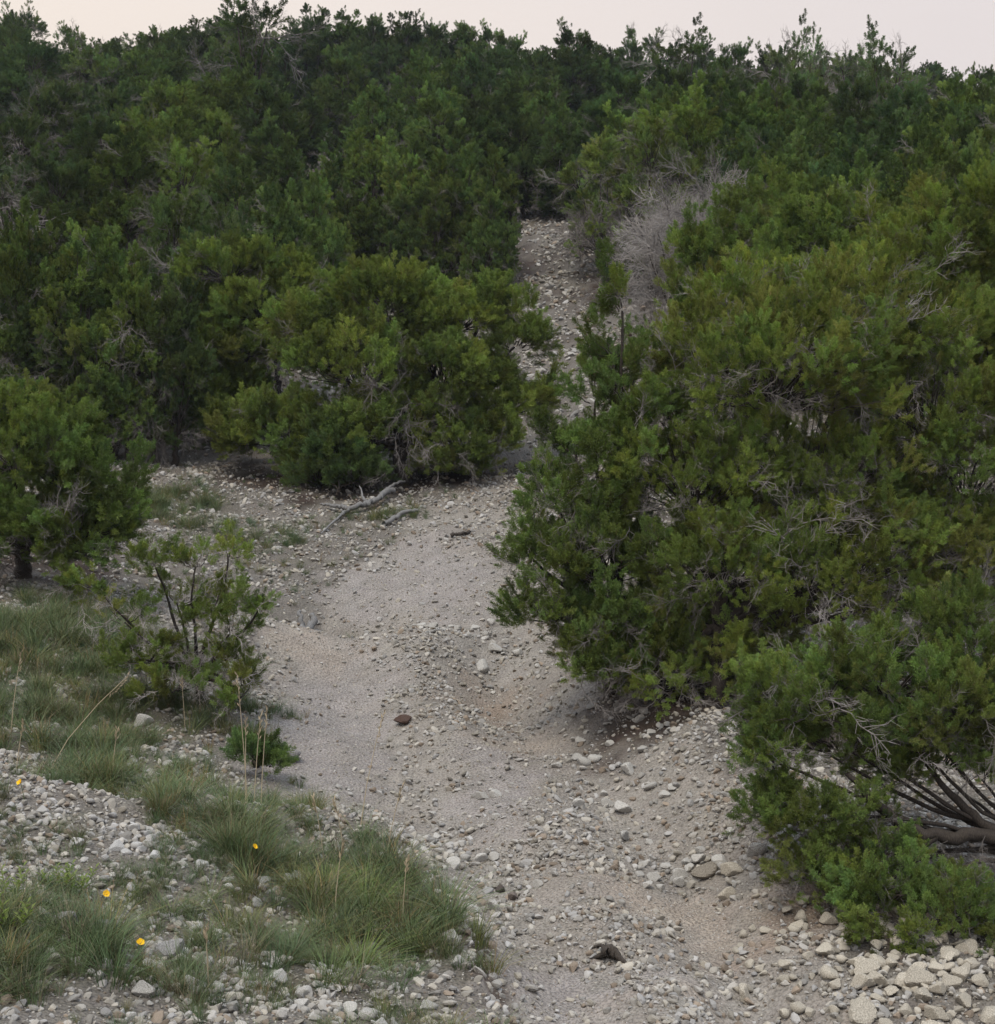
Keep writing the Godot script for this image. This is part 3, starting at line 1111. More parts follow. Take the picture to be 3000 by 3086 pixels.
const LIMBS := [[[[4.53,2.28,-12.67],
	[4.19,2.45,-12.68],
	[3.87,2.47,-12.63],
	[3.56,2.48,-12.59],
	[3.26,2.58,-12.59],
	[2.99,2.83,-12.56],
	[2.84,2.99,-12.62]],0.085,0.02],
	[[[3.56,2.48,-12.59],
	[3.32,2.34,-12.47],
	[3.13,2.16,-12.36]],0.035,0.012],
	[[[4.19,2.45,-12.68],
	[3.92,2.6,-12.79],
	[3.67,2.84,-12.86],
	[3.51,3.13,-12.93]],0.05,0.015],
	[[[3.26,2.58,-12.59],
	[3.15,2.42,-12.48],
	[2.89,2.19,-12.41]],0.03,0.01],
	[[[4.57,2.02,-12.65],
	[4.55,2.2,-12.67],
	[4.51,2.32,-12.67]],0.12,0.09]]
const CONTROL := [[-2.716,-8.384,2.613],
	[-1.532,-8.969,2.376],
	[-0.179,-10.139,1.904],
	[1.27,-10.724,1.667],
	[3.537,-10.919,1.588],
	[-3.347,-10.397,2.733],
	[-2.124,-11.378,2.425],
	[-0.525,-11.754,2.064],
	[1.045,-12.443,1.876],
	[2.917,-12.345,1.908],
	[3.916,-12.14,1.85],
	[-4.295,-13.403,2.709],
	[-2.836,-13.988,2.47],
	[-1.718,-15.374,2.225],
	[-0.01,-15.17,2.171],
	[1.755,-14.98,2.322],
	[3.519,-14.98,2.322],
	[4.863,-15.17,2.171],
	[-5.242,-16.429,2.972],
	[-3.435,-17.015,2.748],
	[-2.048,-18.404,2.545],
	[-0.451,-18.701,2.489],
	[1.195,-18.008,2.62],
	[3.236,-17.612,2.694],
	[5.842,-18.305,2.564],
	[-6.474,-20.374,3.481],
	[-4.539,-21.86,3.224],
	[-2.861,-21.839,2.933],
	[-0.761,-22.336,2.863],
	[1.095,-22.153,3.112],
	[3.908,-21.363,3.287],
	[6.948,-21.86,3.224],
	[-7.207,-25.42,3.964],
	[-4.413,-26.417,3.884],
	[-0.454,-26.211,3.813],
	[2.944,-25.426,4.048],
	[7.032,-24.939,4.252],
	[-7.733,-30.996,4.858],
	[-4.573,-30.482,4.675],
	[-1.503,-29.765,4.459],
	[1.008,-30.996,4.858],
	[4.458,-30.031,5.391],
	[8.937,-30.065,5.888],
	[-10.109,-38.136,6.612],
	[-4.204,-36.078,5.865],
	[1.065,-36.63,6.588],
	[6.544,-36.153,6.938],
	[11.321,-36.195,7.533],
	[-13.283,-47.342,9.246],
	[-6.897,-46.292,8.568],
	[1.382,-42.77,8.373],
	[7.726,-42.809,8.935],
	[13.522,-43.352,9.539],
	[2.455,-50.456,10.777],
	[1.547,-53.533,11.765],
	[-4.514,-54.493,11.159],
	[9.271,-51.512,11.547],
	[-11.895,-55.514,11.436],
	[0.0,0.0,4.35],
	[-12.0,-3.0,5.2],
	[12.0,-4.0,4.0],
	[-16.0,-14.0,4.6],
	[16.0,-14.0,3.4],
	[-22.0,-30.0,5.6],
	[24.0,-28.0,5.6],
	[-30.0,-55.0,11.5],
	[32.0,-50.0,11.0],
	[0.0,20.0,6.0],
	[-30.0,10.0,8.0],
	[30.0,10.0,6.0],
	[0.0,-70.0,16.2],
	[-18.0,-70.0,16.4],
	[20.0,-68.0,15.6],
	[-45.0,-75.0,17.0],
	[50.0,-72.0,16.0],
	[0.0,-92.0,22.4],
	[-25.0,-92.0,22.8],
	[25.0,-90.0,21.2],
	[-60.0,-95.0,24.0],
	[65.0,-95.0,21.0],
	[0.0,-104.0,24.0],
	[-35.0,-106.0,24.4],
	[35.0,-104.0,22.0],
	[-90.0,-110.0,24.0],
	[90.0,-110.0,21.0],
	[0.0,-135.0,22.0],
	[-60.0,-140.0,22.0],
	[60.0,-140.0,20.0],
	[0.0,-220.0,6.0],
	[-150.0,-220.0,6.0],
	[150.0,-220.0,6.0],
	[-150.0,-60.0,18.0],
	[150.0,-60.0,16.0],
	[-120.0,20.0,8.0],
	[120.0,20.0,6.0],
	[0.0,-400.0,-20.0],
	[-350.0,-350.0,-20.0],
	[350.0,-350.0,-20.0],
	[-350.0,60.0,0.0],
	[350.0,60.0,0.0],
	[0.0,300.0,-10.0]]
const FAR := [[-27.36,-90.2,4.95,4.4,"r","k",0,0],
	[-29.27,-98.68,6.5,6.1,"o","k",0,1],
	[-22.39,-79.95,4.6,3.91,"r","k",0,2],
	[-23.58,-88.68,5.0,2.6,"o","k",0,3],
	[-19.08,-74.32,4.61,3.63,"r","k",0,4],
	[-22.12,-90.93,4.35,3.55,"r","k",0,5],
	[-24.17,-103.59,4.6,5.06,"r","k",0,6],
	[-20.31,-90.43,4.51,2.65,"s","k",0,7],
	[-16.66,-79.44,4.6,3.88,"r","k",0,8],
	[-18.4,-89.45,5.13,4.37,"r","k",0,9],
	[-16.7,-89.66,4.64,4.38,"r","k",0,10],
	[-16.12,-88.96,5.52,4.34,"r","k",0,11],
	[-14.47,-88.92,4.95,4.34,"r","k",0,12],
	[-14.26,-88.22,5.84,3.16,"r","k",0,13],
	[-11.16,-72.72,7.4,3.55,"w","k",0,14],
	[-12.39,-88.9,4.73,4.34,"r","k",0,15],
	[-11.18,-87.7,5.77,2.57,"s","k",0,16],
	[-10.33,-89.16,4.87,4.35,"r","k",0,17],
	[-10.04,-87.72,6.06,3.14,"r","k",0,18],
	[-8.24,-88.21,5.75,3.16,"r","k",0,19],
	[-8.2,-88.66,4.99,4.33,"r","k",0,20],
	[-6.74,-87.46,6.1,3.7,"s","k",0,21],
	[-6.14,-88.92,5.01,4.34,"r","k",0,22],
	[-5.22,-88.21,5.78,3.16,"r","k",0,23],
	[-4.08,-89.41,4.79,4.37,"r","k",0,24],
	[-3.52,-88.7,5.51,3.17,"r","k",0,25],
	[-1.99,-89.67,4.84,4.38,"r","k",0,26],
	[-1.94,-89.22,5.69,3.48,"s","m",0,27],
	[-0.35,-89.44,5.21,3.2,"r","k",0,28],
	[0.11,-83.01,4.59,4.06,"r","k",0,29],
	[0.97,-89.91,4.72,2.93,"r","k",0,30],
	[2.53,-102.31,4.6,5.0,"r","k",0,31],
	[2.21,-86.81,4.2,3.11,"r","k",0,32],
	[3.72,-80.01,5.61,3.91,"r","k",0,33],
	[3.87,-80.19,4.6,3.92,"r","k",0,34],
	[5.96,-92.46,5.0,3.01,"s","k",0,35],
	[7.22,-100.77,4.6,4.93,"r","k",0,36],
	[7.53,-91.42,4.8,2.98,"r","k",0,37],
	[9.0,-96.07,6.0,3.75,"w","k",0,38],
	[6.93,-72.77,4.6,3.56,"r","k",0,39],
	[8.23,-71.59,6.0,3.03,"w","k",0,40],
	[11.83,-99.75,4.6,4.88,"r","k",0,41],
	[11.9,-92.94,5.0,3.33,"r","k",0,42],
	[10.34,-72.77,4.6,3.56,"r","k",0,43],
	[11.7,-78.42,5.0,3.32,"r","k",0,44],
	[16.89,-101.99,4.6,4.99,"r","k",0,45],
	[13.15,-77.9,4.8,2.79,"r","k",0,46],
	[10.96,-60.13,6.4,1.57,"w","g",0,47],
	[12.31,-65.11,4.6,3.18,"r","k",0,48],
	[18.39,-95.19,4.8,3.72,"s","k",0,49],
	[13.36,-67.49,5.8,1.76,"w","g",0,50],
	[21.79,-102.48,4.6,5.01,"r","k",0,51],
	[15.99,-74.57,4.8,3.4,"r","k",0,52],
	[15.69,-70.03,5.6,2.51,"w","g",0,53],
	[14.47,-61.28,4.6,3.0,"r","k",0,54],
	[13.59,-56.55,6.2,2.21,"w","g",0,55],
	[17.99,-73.79,4.6,3.61,"r","k",0,56],
	[15.45,-59.49,4.61,2.91,"r","k",0,57],
	[25.64,-96.17,4.59,3.76,"r","k",0,58],
	[16.48,-58.22,4.6,2.85,"r","k",0,59],
	[27.67,-96.65,4.4,3.47,"s","k",0,60],
	[21.39,-70.71,4.6,2.77,"r","k",0,61],
	[17.38,-56.69,4.6,2.77,"r","k",0,62],
	[30.5,-96.13,4.4,3.13,"r","k",0,63],
	[-21.38,-73.59,5.19,5.27,"r","k",1,0],
	[-18.61,-73.06,4.8,4.28,"o","k",1,1],
	[-16.01,-72.03,4.79,4.22,"r","m",1,2],
	[-19.69,-103.87,5.0,6.09,"r","k",1,3],
	[-11.51,-73.34,5.2,4.54,"r","m",1,4],
	[-12.93,-103.87,5.21,5.75,"r","k",1,5],
	[-6.72,-69.49,5.21,3.62,"r","k",1,6],
	[-7.4,-107.13,5.01,5.94,"r","k",1,7],
	[-2.85,-71.79,5.21,3.98,"r","m",1,8],
	[-0.62,-70.75,5.0,3.92,"r","k",1,9],
	[1.36,-66.13,4.8,3.45,"r","k",1,10],
	[5.18,-107.35,5.0,5.6,"r","k",1,11],
	[4.58,-59.01,5.0,3.27,"r","k",1,12],
	[6.9,-63.6,5.0,3.11,"r","k",1,13],
	[8.18,-60.02,4.8,3.33,"r","k",1,14],
	[8.71,-53.67,5.21,2.62,"s","m",1,15],
	[10.34,-53.91,5.0,3.16,"r","k",1,16],
	[11.58,-51.62,5.0,3.03,"r","k",1,17],
	[12.99,-50.84,4.81,2.99,"r","k",1,18],
	[13.32,-46.51,5.0,2.58,"r","m",1,19],
	[13.75,-44.22,4.99,2.16,"r","m",1,20],
	[-34.09,-112.17,5.2,7.31,"o","k",2,0],
	[-16.34,-59.48,5.19,4.27,"o","k",2,1],
	[-14.67,-61.01,5.01,3.38,"o","k",2,2],
	[-12.33,-60.78,5.41,4.36,"r","m",2,3],
	[-10.87,-63.84,5.21,3.95,"r","m",2,4],
	[-8.23,-61.26,5.0,3.8,"r","k",2,5],
	[-11.54,-113.39,4.99,6.66,"r","k",2,6],
	[-4.29,-59.22,5.0,3.86,"r","k",2,7],
	[-2.02,-55.4,5.2,3.62,"r","k",2,8],
	[-0.04,-61.77,4.6,3.63,"r","k",2,9],
	[1.9,-59.45,4.21,3.49,"r","k",2,10],
	[3.55,-54.87,4.29,3.05,"r","k",2,11],
	[4.6,-47.27,5.4,2.93,"s","m",2,12],
	[5.75,-46.01,5.6,3.15,"r","m",2,13],
	[7.28,-45.74,5.2,2.84,"r","m",2,14],
	[8.63,-44.96,4.99,2.79,"r","m",2,15],
	[25.5,-113.55,5.2,7.04,"s","m",2,16],
	[10.52,-40.89,5.01,2.67,"r","k",2,17],
	[11.41,-39.36,5.0,2.57,"r","k",2,18],
	[11.72,-37.08,5.2,1.82,"r","m",2,19],
	[-15.28,-51.28,5.0,3.69,"o","k",3,0],
	[-12.7,-51.03,5.19,3.33,"r","k",3,1],
	[-10.91,-52.07,5.6,4.25,"r","m",3,2],
	[-9.18,-52.82,5.41,3.28,"s","m",3,3],
	[-7.56,-53.55,4.8,2.97,"r","k",3,4],
	[-0.94,-55.6,4.2,3.45,"r","k",3,5],
	[0.88,-56.35,3.71,3.31,"r","k",3,6],
	[2.39,-55.06,3.39,2.7,"r","k",3,7],
	[4.03,-50.78,4.38,2.99,"r","m",3,8],
	[6.22,-39.83,4.99,2.47,"r","k",3,9],
	[7.38,-39.07,5.0,2.43,"r","k",3,10],
	[8.39,-36.78,5.01,2.65,"r","k",3,11],
	[9.06,-33.49,5.2,2.41,"r","m",3,12],
	[10.58,-34.49,4.8,2.03,"o","k",3,13],
	[-13.06,-42.81,4.59,2.24,"w","g",4,0],
	[-12.22,-44.34,4.6,3.05,"r","k",4,1],
	[-10.39,-44.63,5.2,3.07,"r","m",4,2],
	[-8.79,-44.62,5.2,3.21,"o","m",4,3],
	[-6.83,-41.54,5.0,2.72,"r","k",4,4],
	[-6.13,-46.66,5.2,2.14,"s","k",4,5],
	[-4.55,-39.52,5.2,1.68,"s","m",4,6],
	[-5.38,-52.74,4.2,2.07,"s","m",4,7],
	[-4.58,-52.52,4.7,2.06,"s","m",4,8],
	[-3.73,-52.53,4.71,2.23,"s","m",4,9],
	[-2.61,-49.19,4.4,2.09,"s","m",4,10],
	[-1.76,-48.17,4.42,1.89,"s","m",4,11],
	[-0.89,-47.93,4.5,1.88,"s","m",4,12],
	[-0.11,-47.16,4.41,1.7,"s","m",4,13],
	[3.04,-46.92,4.29,2.68,"o","b",4,14],
	[3.39,-43.42,1.72,1.57,"o","k",4,15],
	[4.18,-43.66,5.0,2.71,"o","b",4,16],
	[4.95,-38.56,5.19,3.4,"d","k",4,17],
	[5.65,-32.69,5.01,1.82,"s","m",4,18],
	[6.97,-34.48,4.99,1.92,"s","k",4,19],
	[7.22,-31.16,4.8,2.35,"r","m",4,20],
	[8.38,-30.91,4.68,2.23,"r","b",4,21],
	[9.39,-30.91,4.71,2.23,"r","m",4,22],
	[-9.02,-30.85,4.98,2.02,"r","m",5,0],
	[-7.51,-30.83,4.9,2.02,"s","m",5,1],
	[-7.17,-35.16,5.01,2.07,"o","k",5,2],
	[-5.93,-34.65,5.0,2.05,"o","k",5,3],
	[-5.04,-36.44,5.02,1.79,"r","k",5,4],
	[-5.15,-47.32,3.61,2.17,"s","m",5,5],
	[-4.07,-48.35,3.59,2.06,"s","m",5,6],
	[-2.82,-47.32,3.31,2.17,"s","k",5,7],
	[-1.34,-47.09,3.6,2.16,"s","m",5,8],
	[-0.18,-45.8,3.3,1.95,"s","m",5,9],
	[5.48,-37.0,4.79,1.94,"d","k",5,11],
	[4.21,-37.47,4.4,1.72,"d","k",5,10],
	[4.94,-30.83,4.08,1.72,"s","m",5,12],
	[6.29,-32.93,4.81,1.62,"s","m",5,13],
	[6.76,-30.88,4.53,2.02,"r","m",5,14],
	[7.97,-30.86,4.11,2.23,"r","m",5,15],
	[-9.23,-30.79,4.12,1.92,"r","k",6,0],
	[-8.22,-30.82,4.67,2.02,"r","m",6,3],
	[-7.2,-30.79,4.21,1.72,"r","m",6,5],
	[-6.29,-30.75,3.74,1.52,"r","k",6,7],
	[-8.52,-30.75,3.66,1.92,"r","k",6,2],
	[-9.23,-30.72,3.22,1.62,"r","k",6,1],
	[-6.7,-30.69,2.93,1.42,"o","k",6,6],
	[-7.71,-30.68,2.7,1.52,"r","k",6,4]]
const NEAR := [["R1",[2.32,-16.55],
	[[0.08,1.42,-0.25,0.88,0.58],
	[1.49,1.44,-0.55,0.88,0.64],
	[0.76,3.49,-1.1,1.52,0.76],
	[0.03,3.61,-1.31,0.64,0.53],
	[-0.37,3.08,-1.17,0.41,0.35],
	[1.88,4.11,-1.94,1.34,0.64],
	[0.69,4.24,-2.15,0.76,0.41],
	[2.59,3.14,-1.37,1.05,0.76],
	[-0.15,2.35,-0.72,0.99,0.7],
	[1.15,2.32,-1.21,1.28,0.82],
	[-0.46,0.51,-0.99,1.17,0.47],
	[0.79,1.12,-0.43,1.11,0.76],
	[2.24,1.6,-1.26,1.05,0.88],
	[0.33,0.55,-0.39,0.7,0.35],
	[2.98,2.38,-1.22,0.88,0.7],
	[3.07,1.5,-1.06,0.7,0.58],
	[2.63,0.99,-0.92,0.7,0.41],
	[-0.41,0.27,-0.37,0.82,0.26],
	[0.39,0.18,-0.36,0.7,0.23]]],
	["R2",[4.56,-12.86],
	[[-1.94,1.63,0.0,0.56,0.26],
	[-2.26,1.22,0.13,0.34,0.26],
	[-1.26,1.75,-0.31,0.78,0.3],
	[-0.56,2.01,-0.33,0.47,0.39],
	[-2.0,0.75,0.16,0.47,0.3],
	[-1.68,0.35,0.29,0.47,0.19],
	[-0.82,1.09,-0.26,0.6,0.3],
	[-1.98,0.31,0.29,0.3,0.17],
	[-1.2,0.08,0.86,0.65,0.24],
	[-0.87,-0.02,1.12,0.47,0.22],
	[-1.51,0.24,0.65,0.43,0.19],
	[-1.23,1.35,-0.08,0.52,0.26],
	[-0.26,1.54,0.01,0.43,0.43],
	[-1.64,1.28,-0.18,0.56,0.3],
	[-0.73,1.58,0.0,0.52,0.34],
	[-0.5,1.02,-0.16,0.43,0.26],
	[-2.16,1.5,-0.19,0.34,0.22]]],
	["R3",[1.29,-17.71],
	[[0.08,4.35,0.3,0.16,0.23],
	[-0.01,3.89,0.33,0.23,0.28],
	[-0.2,3.38,0.16,0.28,0.3],
	[0.15,3.32,0.47,0.28,0.29],
	[-0.44,2.83,0.3,0.28,0.29],
	[0.01,2.72,0.51,0.37,0.32],
	[-0.67,2.29,0.44,0.37,0.3],
	[-0.05,2.1,0.56,0.48,0.37],
	[-0.9,1.63,0.49,0.35,0.3],
	[-0.17,1.48,0.7,0.61,0.41],
	[-0.7,1.0,0.53,0.45,0.3],
	[0.01,0.87,0.64,0.58,0.37],
	[-0.28,0.49,0.77,0.51,0.24],
	[0.45,1.56,0.39,0.39,0.39],
	[0.32,0.45,0.67,0.49,0.23]]],
	["R4",[5.71,-20.69],
	[[0.26,4.93,0.0,0.88,0.48],
	[0.8,5.52,-0.44,0.75,0.41],
	[-0.4,4.38,0.24,0.88,0.41],
	[0.47,3.98,0.07,0.75,0.61],
	[-0.52,4.83,-0.39,0.61,0.34],
	[0.6,3.3,0.11,0.75,0.54],
	[0.02,3.51,-0.0,0.82,0.48],
	[-0.98,4.4,-0.16,0.61,0.34]]],
	["R5",[5.33,-31.33],
	[[0.0,3.78,0.0,1.02,0.65],
	[-0.55,3.24,0.24,0.74,0.56],
	[0.57,3.19,-0.26,0.83,0.65]]],
	["R6",[5.78,-27.27],
	[[0.02,3.96,0.0,0.97,0.56],
	[-0.55,3.32,0.25,0.89,0.56],
	[0.61,3.35,-0.16,0.89,0.64],
	[-0.07,2.71,0.09,1.21,0.56]]],
	["R7",[3.36,-25.22],
	[[-0.1,4.17,0.0,0.37,0.41],
	[0.24,3.68,-0.07,0.6,0.49],
	[-0.25,3.41,0.25,0.41,0.37],
	[0.1,2.93,0.09,0.56,0.41]]],
	["R8",[3.83,-22.14],
	[[-0.05,3.87,0.0,0.95,0.44],
	[-0.43,3.43,0.13,0.8,0.44],
	[0.5,3.51,-0.18,0.88,0.51]]],
	["C1",[-1.8,-29.76],
	[[-0.33,3.43,-0.74,1.18,0.59],
	[-1.66,2.84,-0.9,0.9,0.59],
	[0.97,3.14,-0.92,0.9,0.59],
	[1.68,3.55,-1.05,0.41,0.41],
	[-0.8,2.12,-0.25,1.36,0.72],
	[0.78,2.03,-0.44,1.27,0.68],
	[2.13,2.68,-0.69,0.59,0.34],
	[1.88,1.53,-0.71,0.77,0.59],
	[-2.33,0.93,-0.47,1.09,0.54],
	[-3.18,1.02,-0.77,0.63,0.45],
	[-0.68,0.94,0.03,1.18,0.54],
	[1.18,0.83,-0.26,1.0,0.54],
	[0.1,1.23,-0.09,1.09,0.59],
	[-1.49,0.39,-0.13,0.81,0.32],
	[0.79,0.34,-0.12,0.81,0.29]]],
	["C2",[-5.61,-32.77],
	[[0.09,3.55,0.0,0.97,0.49],
	[-0.72,2.8,0.05,0.49,0.53],
	[0.7,2.7,-0.14,1.07,0.58],
	[-0.13,1.94,0.11,0.97,0.53],
	[1.12,3.14,-0.27,0.68,0.49],
	[-0.36,1.18,0.07,0.87,0.58],
	[-0.9,1.83,0.02,0.58,0.49],
	[0.07,0.64,0.1,0.97,0.58]]],
	["C3",[-2.91,-28.55],
	[[-0.09,0.89,-0.46,0.48,0.38],
	[-0.39,0.4,-0.53,0.43,0.34],
	[0.3,0.41,-0.33,0.48,0.34]]],
	["L1",[-6.56,-21.58],
	[[0.07,2.16,0.55,0.49,0.24],
	[0.67,1.88,0.47,0.42,0.31],
	[0.2,1.68,0.78,0.77,0.49],
	[0.84,1.4,0.6,0.59,0.42],
	[1.46,1.06,0.73,0.35,0.42],
	[1.03,0.79,0.85,0.7,0.35],
	[0.08,0.97,0.43,0.56,0.35],
	[0.38,0.57,0.76,0.63,0.31],
	[1.21,0.51,0.77,0.49,0.24]]],
	["S1",[-3.24,-17.01],
	[[-0.99,1.42,0.4,0.3,0.22],
	[-0.36,1.63,0.49,0.28,0.17],
	[0.04,1.62,0.39,0.33,0.19],
	[0.4,1.74,0.48,0.18,0.13],
	[0.24,1.23,0.62,0.36,0.25],
	[0.42,0.94,0.54,0.25,0.25],
	[-0.4,0.71,0.85,0.33,0.21],
	[0.72,1.16,0.52,0.1,0.12],
	[-0.18,1.24,0.31,0.28,0.22],
	[0.29,0.62,0.46,0.33,0.19],
	[0.55,0.39,0.57,0.22,0.19],
	[-0.71,1.04,0.43,0.28,0.17],
	[-0.17,0.33,0.68,0.5,0.17],
	[0.47,0.23,0.59,0.33,0.17],
	[-0.76,0.65,0.46,0.33,0.17]]],
	["S2",[-2.43,-15.48],
	[[0.08,0.24,0.48,0.14,0.11],
	[0.19,0.14,0.39,0.13,0.08]]]]
const ZONES := [[1.29,-12.75,0.91,0.41,0.0,0,0.8],
	[1.6,-12.54,0.51,0.26,0.0,0,0.8],
	[2.15,-12.04,0.94,0.41,0.0,5,0.8],
	[2.76,-12.6,0.64,0.49,0.0,5,0.5],
	[0.04,-15.83,0.45,2.14,0.0,4,1],
	[-0.08,-19.06,0.61,1.16,0.0,5,0.7],
	[0.28,-17.44,0.47,0.93,0.0,0,0.6],
	[-1.9,-17.04,0.69,4.26,0.0,4,1],
	[-2.34,-20.42,0.68,1.35,0.0,0,0.6],
	[-0.82,-24.17,0.97,2.37,0.0,4,1],
	[-2.01,-23.96,0.8,1.18,0.0,4,0.7],
	[0.74,-11.03,0.97,0.48,0.0,4,0.8],
	[1.48,-10.92,1.11,0.31,0.0,0,0.5],
	[-1.53,-30.22,2.61,1.3,0.0,2,1],
	[-4.45,-29.67,1.48,1.21,0.0,2,0.7],
	[-2.98,-28.7,1.24,0.66,0.0,2,0.8],
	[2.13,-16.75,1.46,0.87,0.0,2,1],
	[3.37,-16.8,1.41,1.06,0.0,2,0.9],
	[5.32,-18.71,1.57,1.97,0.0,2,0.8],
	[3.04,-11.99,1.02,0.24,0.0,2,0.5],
	[3.83,-45.04,1.33,2.95,0.0,2,1],
	[2.31,-44.31,1.31,1.64,0.0,2,0.6],
	[2.78,-50.36,1.66,1.98,0.0,2,0.3],  # top of the trail: soil darkened to stand in for shade under overhanging crowns
	[1.42,-39.91,0.66,1.05,0.0,2,0.4],
	[-0.84,-49.35,3.25,2.74,0.0,2,1],
	[-8.49,-36.55,3.63,4.45,0.0,2,0.7],
	[-4.38,-52.8,5.21,3.24,0.0,2,0.9],
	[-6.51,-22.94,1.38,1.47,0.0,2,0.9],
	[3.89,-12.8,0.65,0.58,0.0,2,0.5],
	[-5.32,-18.45,1.42,2.68,0.0,3,1],
	[-4.48,-15.31,1.03,1.18,0.0,3,0.9],
	[-3.34,-16.56,1.0,0.85,0.0,3,1],
	[-3.24,-13.69,1.15,0.82,0.0,3,1],
	[-1.06,-11.56,0.67,1.21,0.0,3,1],
	[-2.08,-12.28,0.75,0.43,0.0,3,0.8],
	[-2.83,-9.34,0.95,0.71,0.0,3,0.7],
	[-1.85,-9.52,0.81,0.54,0.0,3,0.6],
	[-0.38,-11.0,0.22,0.73,0.0,3,0.8],
	[-1.63,-10.62,0.58,0.61,0.0,3,0.8],
	[-2.68,-10.54,0.57,0.34,0.0,3,0.6],
	[-1.19,-9.91,0.67,0.4,0.0,3,0.6],
	[-1.85,-13.97,0.38,0.81,0.0,3,0.5],
	[-5.77,-27.89,1.39,1.53,0.0,3,0.5],
	[-4.31,-25.81,1.29,1.21,0.0,3,0.45],
	[-2.4,-21.58,0.43,0.33,0.0,3,0.8],
	[-1.84,-27.33,0.73,0.48,0.0,3,0.5],
	[-3.11,-11.49,0.35,0.34,0.0,3,0.4]]
const TRAIL := [[1.9,-4,1.2],
	[1.5,-9.5,1.3],
	[1.13,-11.2,1.3],
	[0.85,-12.75,1.5],
	[0,-15.5,1.75],
	[-0.99,-19.5,1.8],
	[-0.73,-23.9,1.5],
	[-0.46,-26.5,1.0],
	[0.3,-30,0.8],
	[0.95,-36,0.8],
	[1.5,-43,0.9],
	[2.4,-51,1.2],
	[2.0,-58,1.0]]
var EDGE := PackedVector2Array([Vector2(0.04,-10.03),Vector2(-0.03,-10.54),Vector2(-0.10,-10.89),Vector2(-0.20,-11.55),Vector2(-0.51,-12.36),Vector2(-0.78,-13.01),Vector2(-1.40,-13.27),Vector2(-2.21,-13.03),Vector2(-2.99,-12.64),Vector2(-4.07,-12.70),Vector2(-5.05,-11.96)])
var BANK := PackedVector2Array([Vector2(0.04,-10.03),Vector2(-0.03,-10.54),Vector2(-0.10,-10.89),Vector2(-0.20,-11.55),Vector2(-0.51,-12.36),Vector2(-0.78,-13.01),Vector2(-1.40,-13.27),Vector2(-2.21,-13.03),Vector2(-2.99,-12.64),Vector2(-4.07,-12.70),Vector2(-5.05,-11.96),Vector2(-9.00,-12.00),Vector2(-9.00,-4.00),Vector2(0.30,-4.00)])
